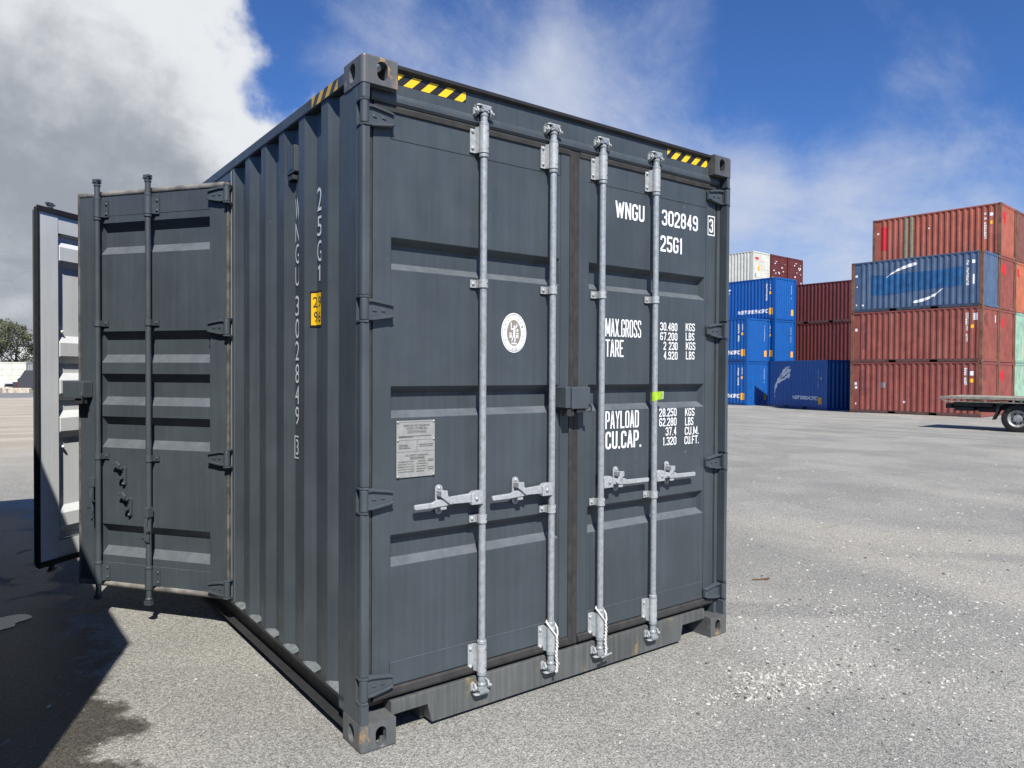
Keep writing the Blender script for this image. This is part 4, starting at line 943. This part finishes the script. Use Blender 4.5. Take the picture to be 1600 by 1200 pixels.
def marks(c, y, z0, z1, w, n, mat, name='number_marks', end=False):
    mb = MB(); dz = (z1-z0)/n
    for i in range(n):
        if random.random() < .1: continue
        a = z0+i*dz; k = random.choice((0, 1, 2))
        quad(mb, y-w/2, y+w/2, a+dz*.62, a+dz*.80, ps); quad(mb, y-w/2, y+w/2, a+dz*.08, a+dz*.24, ps)
        if k != 1: quad(mb, y-w/2, y-w/6, a+dz*.24, a+dz*.62, ps)
        if k != 0: quad(mb, y+w/6, y+w/2, a+dz*.24, a+dz*.62, ps)
    return (end_decal if end else side_decal)(c, mb, mat, name)
def rects(c, items, mat, name, end=False):
    mb = MB()
    for y0, y1, z0, z1 in items: quad(mb, y0, y1, z0, z1, ps)
    return (end_decal if end else side_decal)(c, mb, mat, name)
def splat(c, x, z, r, mat=None):
    mb = MB(); n = 22; pts = []
    for k in range(n): a = 2*math.pi*k/n; q = r*(1+.25*math.sin(3*a+x*9)+.18*random.uniform(-1, 1)); pts.append((x+q*math.cos(a)*.8, z+q*math.sin(a), 0))
    pts.append((x, z, 0)); mb.add(pts, [(k, (k+1)%n, n) for k in range(n)]); end_decal(c, mb, mat or K['spray'], 'spray_mark')
GB = 'containers stacked across the yard'
T1 = .0791; ox, oy, oz = 36.46, 11.19, -.395
def at(row, lev, along=0.):      # block of rusty stacks, rows side by side
    a = row*2.545; return (ox+a*math.cos(T1)-along*math.sin(T1), oy+a*math.sin(T1)+along*math.cos(T1), oz+lev*2.593)
ms = lambda k, r='darkrail': (K[k], K['rustpost'], K[r])
c = container(at(0, 0), T1, ms('red1'), 'weathered red container on the ground, half hidden by the flatbed', GB)
marks(c, .68, 1.5, 2.32, .10, 9, M['white'], 'number_marks'); rects(c, [(.36, .50, 1.95, 2.15)], K['ghost'], 'label_patch'); rects(c, [(.36, .50, 1.62, 1.80)], K['orange_sq'], 'label_patch')
rects(c, [(5.72, 5.84, 1.42, 1.56), (5.70, 5.82, 1.22, 1.36), (3.32, 3.44, .55, .66), (5.74, 5.80, .4, .5)], M['white'], 'sticker'); rects(c, [(4.30, 4.52, 1.30, 1.58)], K['ghost'] if 0 else K['grey_far'], 'paint_patch'); rects(c, [(5.30, 5.55, .9, 2.2)], K['darkpatch'], 'paint_patch')
splat(c, .45, 1.95, .30, K['darkpatch'])
c = container(at(0, 1), T1, ms('red2'), 'weathered red container directly under the blue one', GB)
marks(c, .66, .95, 1.72, .07, 6, M['white']); marks(c, .66, 1.75, 2.32, .11, 6, M['white']); rects(c, [(.22, .40, 1.95, 2.28)], K['ghost'], 'label_patch'); rects(c, [(.38, .50, 1.58, 1.74)], K['orange_sq'], 'label_patch'); rects(c, [(5.72, 5.84, 1.62, 1.76)], M['white'], 'sticker')
rects(c, [(5.22, 5.45, .7, 2.1)], K['darkpatch'], 'paint_patch'); splat(c, .5, 2.0, .32, K['darkpatch']); rects(c, [(1.85, 2.0, 1.9, 2.25)], M['white'], 'sticker', True)
c = container(at(0, 2), T1, ms('slate', 'bluerail'), 'weathered blue container with two white arcs on top of a red stack', GB)
mb = MB(); n = 14; vs = []
up_ = [(5.05, 1.86), (4.2, 1.80), (3.1, 1.86), (2.0, 1.84), (.88, 1.92)]; lo_ = [(5.05, .86), (4.2, .80), (3.1, .92), (2.0, .98), (.88, 1.02)]
for a, b in zip(up_, lo_): vs += [(a[0], a[1], 0), (b[0], b[1], 0)]
mb.add(vs, [(2*i, 2*i+1, 2*i+3, 2*i+2) for i in range(4)]); side_decal(c, mb, K['logo_blue'], 'repainted_band')
def arc(pts, wd):
    mb = MB(); vs = []
    for (y, z), w in zip(pts, wd): vs += [(y, z-w, 0), (y, z+w, 0)]
    mb.add(vs, [(2*i, 2*i+1, 2*i+3, 2*i+2) for i in range(len(pts)-1)]); return mb
side_decal(c, arc([(4.32, 1.70), (4.05, 1.88), (3.78, 2.02), (3.50, 2.12), (3.22, 2.20), (2.98, 2.25), (2.90, 2.25)], [.01, .035, .055, .07, .08, .075, .04]), M['white'], 'white_arc', .009)
side_decal(c, arc([(3.02, .36), (2.95, .38), (2.70, .42), (2.40, .50), (2.10, .64), (1.88, .80), (1.70, .96)], [.03, .06, .075, .065, .05, .03, .01]), M['white'], 'white_arc', .009)
marks(c, .66, 1.00, 2.32, .09, 11, M['white']); rects(c, [(.36, .48, 2.02, 2.18), (.38, .44, 1.05, 1.5)], K['ghost'], 'sticker'); rects(c, [(5.74, 5.86, 1.83, 1.95), (5.74, 5.80, 1.30, 1.36), (5.76, 5.82, .35, .43), (5.42, 5.50, .32, .40), (2.05, 2.2, .58, .68)], M['white'], 'sticker')
labs = [('oxide red container end with a red spray mark, lowest beside the front stack', 'red1'), ('oxide red container end with a bright red spray mark, second level', 'red2'), ('pinkish red container end with a red spray mark behind the blue container', 'red1'), ('faded salmon container on the very top of the tallest stack', 'salmon')]
for lev, (lb_, k) in enumerate(labs):
    c = container(at(1, lev), T1, ms(k), lb_, GB); splat(c, .55, 1.95, .28)
    if lev == 3:
        marks(c, .68, .9, 2.2, .09, 11, M['white']); rects(c, [(.36, .5, 2.0, 2.15)], K['ghost'], 'sticker'); rects(c, [(.38, .48, 1.6, 1.76)], K['orange_sq'], 'sticker'); rects(c, [(5.32, 5.62, .9, 2.15)], K['spray'], 'spray_patch'); rects(c, [(3.98, 4.18, .155, 2.52), (4.28, 4.50, .155, 2.52)], K['olive'], 'paint_patch'); rects(c, [(5.72, 5.82, 1.78, 1.88), (3.2, 3.27, 1.75, 1.81)], M['white'], 'sticker')
for lev, (lb_, k) in enumerate((('mint green container end on the ground behind the truck bed', 'mint'), ('pale mint green container end on the second level', 'mint'), ('bright orange red container end with a spray mark on the third level', 'orange'), ('dark brown container end at the top right edge', 'brown'))):
    c = container(at(2, lev), T1, ms(k), lb_, GB)
    if lev == 2: splat(c, .5, 2.0, .26)
# bright blue block
T2 = -.016
def blue_deco(c, text=True, marks_=True):
    mb = MB(); v, f = text_geo('NEPTUNE PACIFIC', .05, .25); mb.add([(3.05-2.50*a, .44+.24*b, 0) for a, b in v], [q[::-1] for q in f]); side_decal(c, mb, M['white'], 'line_name')
    rects(c, [(.20, .50, .34, .74)], K['orange_sq'], 'orange_panel'); marks(c, .70, 1.2, 2.25, .075, 11, M['white']); marks(c, .40, 1.85, 2.25, .05, 5, K['ghost']); rects(c, [(.36, .48, 1.58, 1.74)], K['orange_sq'], 'height_sticker')
    marks(c, 1.92, 1.25, 2.2, .06, 10, K['ghost'], end=True); rects(c, [(1.84, 2.10, .32, .68)], K['orange_sq'], 'orange_panel', True)
def trident(c, y, z, s):
    mb = MB()
    def st(pts): mb.add([(y-a*s, z+b*s, 0) for a, b in pts], [tuple(range(len(pts)))[::-1]])
    def band(pts, wd):
        vs = []
        for (a, b), w in zip(pts, wd): vs += [(y-(a-w*.85)*s, z+(b+w*.85)*s, 0), (y-(a+w*.85)*s, z+(b-w*.85)*s, 0)]
        mb.add(vs, [(2*i, 2*i+1, 2*i+3, 2*i+2) for i in range(len(pts)-1)])
    band([(.10, .0), (.04, .16), (.07, .32), (.18, .50), (.34, .66), (.52, .78)], [.005, .03, .04, .045, .04, .035])
    band([(.34, .66), (.44, .74), (.60, .88), (.80, .99)], [.02, .04, .045, .04]); st([(.70, 1.0), (.95, 1.03), (.80, .90)])
    band([(.44, .68), (.62, .76), (.84, .88)], [.03, .04, .035]); st([(.80, .96), (1.06, .93), (.90, .80)])
    band([(.28, .50), (.46, .60), (.62, .62), (.86, .74)], [.03, .035, .03, .035]); st([(.78, .78), (1.00, .80), (.90, .64)])
    side_decal(c, mb, K['ghost'], 'trident_logo')
HCS = 2.896/2.591
bm_ = (K['blue'], K['blue'], K['blue_rail'])
ax, ay, az = 39.94, 26.34, -.53
def at2(row, lev): return (ax+row*2.895, ay-row*.14, az+lev*2.900)
for row, lev, lb_ in ((0, 0, 'bright blue container on the ground left of the shaded blue one'), (0, 1, 'bright blue container on the second level, stepped forward'), (1, 0, 'bright blue container on the ground behind the shaded blue one'), (1, 1, 'bright blue container in the middle of the blue stack'), (1, 2, 'bright blue container on top of the blue stack')):
    c = container(at2(row, lev), T2, bm_, lb_, GB, hs=HCS); blue_deco(c)
    if lev == 2: trident(c, 5.4, .55, 1.65)
c = container((37.76, 19.51, -.50), -.429, bm_, 'blue container in the shade, set at an angle with a white trident', GB, hs=HCS)
mb = MB(); v, f = text_geo('NEPTUNEPACIFIC', .05, .22); mb.add([(3.35-2.45*a, .50+.20*b, 0) for a, b in v], [q[::-1] for q in f]); side_decal(c, mb, K['ghost'], 'line_name')
rects(c, [(.50, .86, .30, .66)], K['orange_sq'], 'orange_panel'); marks(c, .86, 1.1, 2.2, .07, 11, K['ghost']); marks(c, .56, 1.85, 2.2, .05, 5, K['ghost']); rects(c, [(.52, .64, 1.55, 1.72)], K['orange_sq'], 'height_sticker'); trident(c, 5.35, .48, 1.75)
# maroon stack between the blocks
for lev, lb_ in ((0, 'maroon container lowest behind the shaded blue one'), (1, 'maroon container, lower of the two that show behind'), (2, 'maroon container, upper of the two that show behind')):
    container((48.3, 23.2, -.53+lev*2.905), .04, (K['maroon'], K['maroon'], K['darkrail']), lb_, GB, hs=HCS)
# far high stacks: cream and two maroon door ends
for i, (k, lb_) in enumerate((('cream', 'cream white container high behind the blue stack'), ('maroon', 'maroon container with door end beside the cream one'), ('maroon', 'maroon container with door end at the right of the far top row'))):
    for lev in range(4):
        nm = lb_ if lev == 3 else 'container at level %s of the far row, under the %s one' % (('one', 'two', 'three')[lev], ('cream', 'middle maroon', 'right maroon')[i])
        c = container((47.9+i*2.56, 31.5+i*.12, -.52+lev*2.93), .06, (K[k] if lev == 3 else K['blue' if lev % 2 else 'red1'], K[k] if lev == 3 else K['rustpost'], K['darkrail']), nm, GB, door=True, hs=2.896/2.591)
        if lev == 3 and c:
            mb = MB(); pf_ = lambda s, z: (s, .008, z)
            rnd = random.Random(i)
            if i: 
                for _ in range(12): x = rnd.uniform(.3, 2.1); z = rnd.uniform(.5, 2.2); quad(mb, x, x+rnd.uniform(.08, .22), z, z+rnd.uniform(.05, .12), pf_)
                mb.build('door_marks', M['white'], c['d0'], recalc=False); mb = MB(); quad(mb, .22, .55, .75, 1.0, pf_); mb.build('orange_panel', K['orange_sq'], c['d0'], recalc=False)
            else:
                text_into(mb, 'CAI' if 0 else 'm', .25, .85, 2.02, 2.2, pf_, .05) if 0 else quad(mb, .25, .80, 2.02, 2.18, pf_); mb.build('door_marks', K['spray'], c['d0'], recalc=False)
                mb = MB(); quad(mb, .70, .92, 1.25, 1.6, pf_); mb.build('orange_panel', K['orange_sq'], c['d0'], recalc=False); mb = MB(); quad(mb, .28, .42, .80, 1.05, pf_); mb.build('black_panel', M['black'], c['d0'], recalc=False)
# neighbour just out of frame on the left: its shadow lies on the yard and the open doors
container((-1.545-W, -.47, 0), 0, (K['grey_far'], K['grey_far'], K['bluerail']), 'grey container left of the open doors, out of view but for its shadow', 'containers beside the open one', hs=2.896/2.591)

# ------------------------------------------------------------------ flatbed truck
def truck():
    ang = -math.pi/2+.13
    r = empty('flatbed_truck', (27.35, 8.85, gz(27.4, 7.5)), ang, 'flatbed truck with a pale timber-edged tray parked before the red containers', 'truck')
    # local x forward, y left, z up; x=0 tail
    steel = plain('truck_chassis', (.022, .022, .024), .6, .1, .2); alu = plain('tray_edge', (.27, .245, .20), .5, .2, .25, 6); deck = plain('tray_deck', (.30, .27, .22), .7, 0, .3, 4); tyre = plain('tyre_rubber', (.022, .021, .021), .8, 0, .2); rim = plain('steel_rim', (.30, .30, .29), .5, .3, .3); cab = paint('truck_cab', (.62, .62, .60), .35, .03, .05)
    MB().box(.02, 6.6, -1.18, 1.18, 1.10, 1.155).build('tray_deck', deck, r, bevel=.004)
    for s in (-1, 1):
        MB().prism([(.0, 1.07), (.16, .985), (.35, .972), (6.6, .972), (6.6, 1.0), (.36, 1.0), (.18, 1.015), (.04, 1.09)], 'y', s*1.21, s*1.245).build('rope_rail', alu, r)
        MB().box(.0, 6.6, s*1.182, s*1.248, 1.075, 1.165).build('tray_edge', alu, r, bevel=.006)
        for i in range(8): MB().box(.55+i*.8, .60+i*.8, s*1.19, s*1.24, 1.0005, 1.0745).build('rail_post', alu, r)
        MB().box(.3, 7.6, s*.36, s*.44, .70, .93).build('chassis_rail', steel, r)
        for i, (x, ww) in enumerate(((2.27, 2), (6.9, 1))):
            for k in range(ww):
                y = s*(1.0-k*.30)
                w = MB().lathe([(.28, -.12), (.43, -.125), (.465, -.10), (.465, .10), (.43, .125), (.28, .12)], (0, 0, 0), 'y', 40, cap=False).build('tyre', tyre, r, smooth=True, loc=(x, y, .465))
                q = s*1
                w2 = MB().lathe([(.295, -.09), (.30, .10), (.28, .118), (.235, .07), (.20, .03), (.14, .03), (.12, .10), (.06, .11)] if q > 0 else [(.295, .09), (.30, -.10), (.28, -.118), (.235, -.07), (.20, -.03), (.14, -.03), (.12, -.10), (.06, -.11)], (0, 0, 0), 'y', 36).build('rim', rim, w, smooth=True)
                t = MB()
                for j in range(6): a = j*math.pi/3; t.lathe([(.035, q*.028), (.03, q*.05), (.012, q*.055)], (.165*math.cos(a), 0, .165*math.sin(a)), 'y', 8)
                t.build('hub_nut', steel, w)
        MB().prism([(1.62, .98), (1.72, 1.0), (1.70, .80), (1.60, .52), (1.56, .40), (1.60, .40), (1.70, .6), (1.78, .85), (1.95, .97)], 'y', s*.78, s*1.16).build('mud_flap', steel, r)
        MB().prism([(2.0, .70), (2.42, 1.02), (2.95, .78), (2.95, .80), (2.42, 1.05), (1.98, .74)], 'y', s*.72, s*1.16).build('mudguard', steel, r)
    MB().box(.35, 1.55, -1.0, 1.0, .82, .955).build('underbody_box', steel, r, bevel=.02); MB().box(.36, .95, -.9, .9, .66, .80).build('underbody_box', steel, r, bevel=.02); MB().box(1.0, 1.5, -.5, .5, .62, .78).build('spare_carrier', steel, r, bevel=.03)
    MB().box(.12, .30, -1.0, 1.0, .74, .90).build('tail_bar', steel, r, bevel=.01); MB().box(1.5, 6.5, -.7, .7, .72, .96).build('chassis_frame', steel, r)
    for s in (-1, 1): MB().box(.10, .118, s*.7-.16, s*.7+.16, .78, .88).build('tail_light', K['spray'], r)
    MB().tube([(2.42, -1.0, .5), (2.42, 1.0, .5)], .09, 12).build('axle', steel, r); MB().tube([(6.9, -.9, .5), (6.9, .9, .5)], .07, 12).build('axle', steel, r)
    MB().box(6.45, 6.55, -1.15, 1.15, 1.16, 2.1).build('headboard', alu, r, bevel=.01)
    MB().prism([(6.62, .55), (8.2, .55), (8.25, 1.35), (8.0, 2.45), (7.85, 2.55), (6.62, 2.55)], 'y', -1.1, 1.1).build('cab', cab, r, bevel=.05)
    gl = plain('cab_glass', (.02, .025, .03), .08, 0, .02, spec=.8); MB().prism([(8.245, 1.42), (8.262, 1.42), (8.035, 2.40), (8.018, 2.40)], 'y', -1.0, 1.0).build('windscreen', gl, r)
    for s in (-1, 1): MB().prism([(7.0, 1.5), (8.1, 1.5), (7.9, 2.3), (7.0, 2.3)], 'y', s*1.095, s*1.106).build('side_window', gl, r)
truck()

# ------------------------------------------------------------------ far left: boundary of the yard
def cam_at(u, dep, z=None):
    lat = (u-800)/1141.3*dep; p = CP+rt*lat+Vector((fw.x, fw.y, 0)).normalized()*dep; return p.x, p.y
def far_left():
    x, y = cam_at(0, 66); zg = gz(x, y)
    ang = -YAW+.10
    c = container((x-.2, y, zg), ang, (K['cream'], K['cream'], K['cream']), 'cream white container far beyond the pale yard', 'containers at the far fence', door=True)
    blk = plain('cream_block', (.52, .46, .36), .8, 0, .2, 5)
    for i, (u, w, h) in enumerate(((3, .55, .42), (7.5, .6, .5), (12.5, .5, .48), (21, 1.0, .40), (37, 1.25, .42))):
        x, y = cam_at(u, 59); o = MB().prism([(-w/2, 0), (w/2, 0), (w/2-.03, h*.9), (w/2-.12, h), (-w/2+.1, h), (-w/2, h*.8)], 'y', -.3, .3).build('concrete_block', blk, loc=(x, y, gz(x, y)), bevel=.03); o.rotation_euler = (0, 0, -YAW)
        tag(o, ('cream concrete block at the far kerb, first from the left edge', 'cream concrete block at the far kerb, second from the left edge', 'small cream concrete block at the far kerb, third from the left edge', 'long low cream block in front of the cream container', 'long low cream block under the dark parked vehicle')[i], 'block', 'concrete blocks at the far kerb')
    # white car nose on the left edge
    pw = paint('white_car_paint', (.72, .73, .74), .3, .02, .03); dk = plain('car_glass', (.02, .022, .025), .1, 0, .02); ty = plain('car_tyre', (.02, .02, .02), .8)
    x, y = cam_at(-24, 60.5); r = empty('parked_car', (x, y, gz(x, y)), -YAW, 'white car nosing in at the left edge', 'car')
    MB().prism([(-2.2, .35), (2.1, .35), (2.2, .6), (2.1, .82), (1.2, 1.0), (.5, 1.45), (-1.4, 1.48), (-2.1, 1.0), (-2.2, .8)], 'y', -.85, .85).build('body', pw, r, bevel=.06)
    MB().prism([(.55, 1.38), (1.12, 1.02), (.1, 1.0), (-1.2, 1.0), (-1.3, 1.38)], 'y', -.86, .86).build('window', dk, r); MB().box(2.12, 2.23, -.7, .7, .5, .72).build('grille', dk, r)
    for sx in (-1.35, 1.35):
        for sy in (-.78, .78): MB().lathe([(.16, -.10), (.32, -.10), (.33, 0), (.32, .10), (.16, .10)], (sx, sy, .33), 'y', 20).build('wheel', ty, r, smooth=True)
    # dark skip and tractor unit
    dm = plain('dark_box_steel', (.05, .052, .06), .6, 0, .15); x, y = cam_at(29, 60)
    r = empty('skip_bin', (x, y, gz(x, y)), -YAW, 'small dark open bin standing before the cream container', 'bin')
    MB().prism([(-.25, .15), (.25, .15), (.30, .82), (-.28, .82)], 'y', -.3, .3).build('bin_body', dm, r, bevel=.01); MB().box(-.32, .34, -.33, .33, .82, .88).build('bin_rim', dm, r)
    for s in (-.18, .18): MB().box(s-.04, s+.04, -.25, .25, 0, .15).build('foot', dm, r)
    x, y = cam_at(50, 60); r = empty('parked_truck', (x, y, gz(x, y)), -YAW, 'dark parked truck half hidden by the open door', 'truck')
    MB().prism([(-.55, .45), (1.4, .45), (1.4, 1.85), (.05, 1.85), (-.35, 1.25), (-.55, 1.15)], 'y', -1.0, 1.0).build('cab', dm, r, bevel=.04); MB().prism([(-.33, 1.28), (.03, 1.78), (.0, 1.80), (-.37, 1.30)], 'y', -.9, .9).build('windscreen', dk, r)
    MB().box(-.75, -.56, -.9, .9, .4, .9).build('bumper', plain('red_bumper', (.10, .02, .03), .5), r, bevel=.03); MB().box(1.42, 5, -1.1, 1.1, .8, 1.0).build('tray', dm, r)
    for sx in (.1, 3.6):
        for sy in (-.85, .85): MB().lathe([(.2, -.12), (.40, -.12), (.42, 0), (.40, .12), (.2, .12)], (sx, sy, .42), 'y', 20).build('wheel', ty, r, smooth=True)
    # shed behind the trees
    x, y = cam_at(60, 92); r = empty('warehouse', (x, y, gz(x, y)), -YAW-.05, 'pale warehouse with an open dark bay behind the tree', 'building')
    pale = paint('warehouse_sheet', (.60, .60, .57), .5, .05, .05); drk = plain('warehouse_bay', (.03, .03, .033), .8)
    MB().box(-3.2, 30, 0, 24, 3.3, 5.1).build('fascia', pale, r); MB().box(-3.0, 29.8, 3.5, 23.8, 0, 3.3).build('bay_wall', drk, r)
    MB().prism([(-3.6, 5.1), (30.4, 5.1), (13, 6.9)], 'y', -.3, 24.3).build('roof', plain('warehouse_roof', (.22, .23, .24), .6), r)
    for i in range(6): MB().box(-3.2+i*6, -2.9+i*6, .02, .3, 0, 3.3).build('column', pale, r)
far_left()
# trees
def tree(loc, h, rad, seed, label):
    R = random.Random(seed)
    bark = bpy.data.materials.get('bark') or plain('bark', (.12, .095, .075), .9, 0, .3, 8)
    lf = bpy.data.materials.get('olive_leaf')
    if not lf:
        lf, N, L, P = node_mat('olive_leaf'); co = coords(N, L, False)
        L.new(mixc(N, L, nz(N, L, co, 3.0, 3), (.055, .068, .026), (.115, .118, .060)), P.inputs['Base Color']); P.inputs['Roughness'].default_value = .65
    r = empty('tree', loc, 0, label, 'tree', 'trees beyond the far fence')
    t = MB().tube([(0, 0, 0), (.05, .02, h*.2), (-.05, .06, h*.45), (.04, 0, h*.75)], [.20, .16, .11, .03], 10)
    cl = []
    for k in range(26):
        a = R.uniform(0, 2*math.pi); zz = R.uniform(.22, .97); rr = rad*math.sqrt(max(.05, 1-((zz-.5)/.56)**2))*R.uniform(.35, 1.)
        p = Vector((rr*math.cos(a), rr*math.sin(a), zz*h)); cl.append((p, R.uniform(.45, .95)*rad*.42))
        t.tube([(0, 0, h*max(.12, zz-.3)), tuple(p*.6+Vector((0, 0, h*.12))), tuple(p)], [.05, .03, .012], 6)
    t.build('trunk', bark, r, smooth=True)
    L_ = MB()
    for p, cr in cl:
        for _ in range(190):
            d = Vector((R.gauss(0, 1), R.gauss(0, 1), R.gauss(0, .8))); d = d.normalized()*cr*R.random()**.4; q = p+d; q.z -= .25*abs(R.gauss(0, 1))*cr
            s = R.uniform(.05, .13); u = Vector((R.gauss(0, 1), R.gauss(0, 1), R.gauss(0, 1))).normalized(); v = u.cross(Vector((R.gauss(0, 1), R.gauss(0, 1), R.gauss(0, 1)))).normalized()
            L_.add([q-u*s, q+v*s*.5, q+u*s*1.4, q-v*s*.5], [(0,1,2,3)])
    L_.build('crown', lf, r, recalc=False)
for u, dep, h, rad, sd, lb_ in ((-6, 74, 7.4, 2.7, 1, 'tall olive green tree at the left edge beyond the yard'), (26, 76, 6.7, 2.2, 2, 'rounded olive green tree behind the cream container'), (-52, 78, 7.0, 3.0, 3, 'olive green tree beyond the left edge of the yard')):
    x, y = cam_at(u, dep); tree((x, y, gz(x, y)), h, rad, sd, lb_)

# ------------------------------------------------------------------ loose chips on the asphalt
def chips():
    R = random.Random(11); light = MB(); dark = MB()
    def chip(mb, x, y, s, asp, th):
        n = R.choice((4, 5, 6)); a0 = R.uniform(0, 6.28); c_, s_ = math.cos(a0), math.sin(a0); pts = []
        for k in range(n):
            a = 2*math.pi*k/n+R.uniform(-.3, .3); q = s*R.uniform(.6, 1); px_, py_ = q*math.cos(a), q*math.sin(a)*asp; pts.append((x+px_*c_-py_*s_, y+px_*s_+py_*c_))
        z = gz(x, y)+.0005; tl = R.uniform(-.25, .25)
        mb.add([(a, b, z) for a, b in pts]+[(x+(a-x)*.8, y+(b-y)*.8, z+th+tl*(a-x)) for a, b in pts], [tuple(range(n, 2*n))]+[(i, (i+1)%n, n+(i+1)%n, n+i) for i in range(n)])
    def ok(x, y): return not (-.05 < x < W+.05 and -.01 < y < LN)
    for cx, cy, sx, sy, n, s0, s1 in ((2.02, -.60, .20, .11, 520, .003, .017), (2.40, -.72, .28, .16, 420, .003, .014), (1.7, -.62, .25, .10, 240, .002, .010), (3.2, -.75, .9, .45, 1300, .003, .015), (4.6, -.5, 1.5, .9, 1300, .004, .018), (2.2, -1.4, .8, .3, 700, .002, .010), (1.0, -.45, .7, .3, 600, .002, .007), (6, 1.0, 3, 2, 800, .005, .018), (-.3, 1.2, .35, .8, 420, .0015, .006), (10, 4, 5, 4, 500, .008, .022), (3.4, -.2, .5, .2, 400, .003, .012)):
        for _ in range(n):
            x, y = R.gauss(cx, sx), R.gauss(cy, sy)
            if ok(x, y): s = s0+(s1-s0)*R.random()**2.6; chip(light if R.random() < .88 else dark, x, y, s, R.uniform(.2, .9), s*R.uniform(.2, .5))
    o = light.build('stone_chips', plain('pale_stone_chip', (.52, .505, .455), .8, 0, .2, 40), recalc=False); tag(o, 'pale stone and timber chips strewn over the asphalt', 'chips', kind='stuff')
    o = dark.build('dark_chips', plain('dark_chip', (.09, .08, .07), .8, 0, .3, 40), recalc=False); tag(o, 'dark grit strewn among the pale chips', 'chips', kind='stuff')
    st = MB().prism([(-.17, .0), (-.05, .012), (.06, .02), (.14, .05), (.17, .03), (.12, -.01), (0, -.012)], 'z', .002, .012).build('bark_strip', plain('brown_bark', (.13, .075, .04), .9, 0, .3), loc=(3.60, .55, gz(3.6, .55)), bevel=.003); st.rotation_euler = (0, 0, -.55); st.scale = (.45, .6, 1)
    tag(st, 'brown strip of bark lying on the asphalt right of the container', 'bark')
chips()
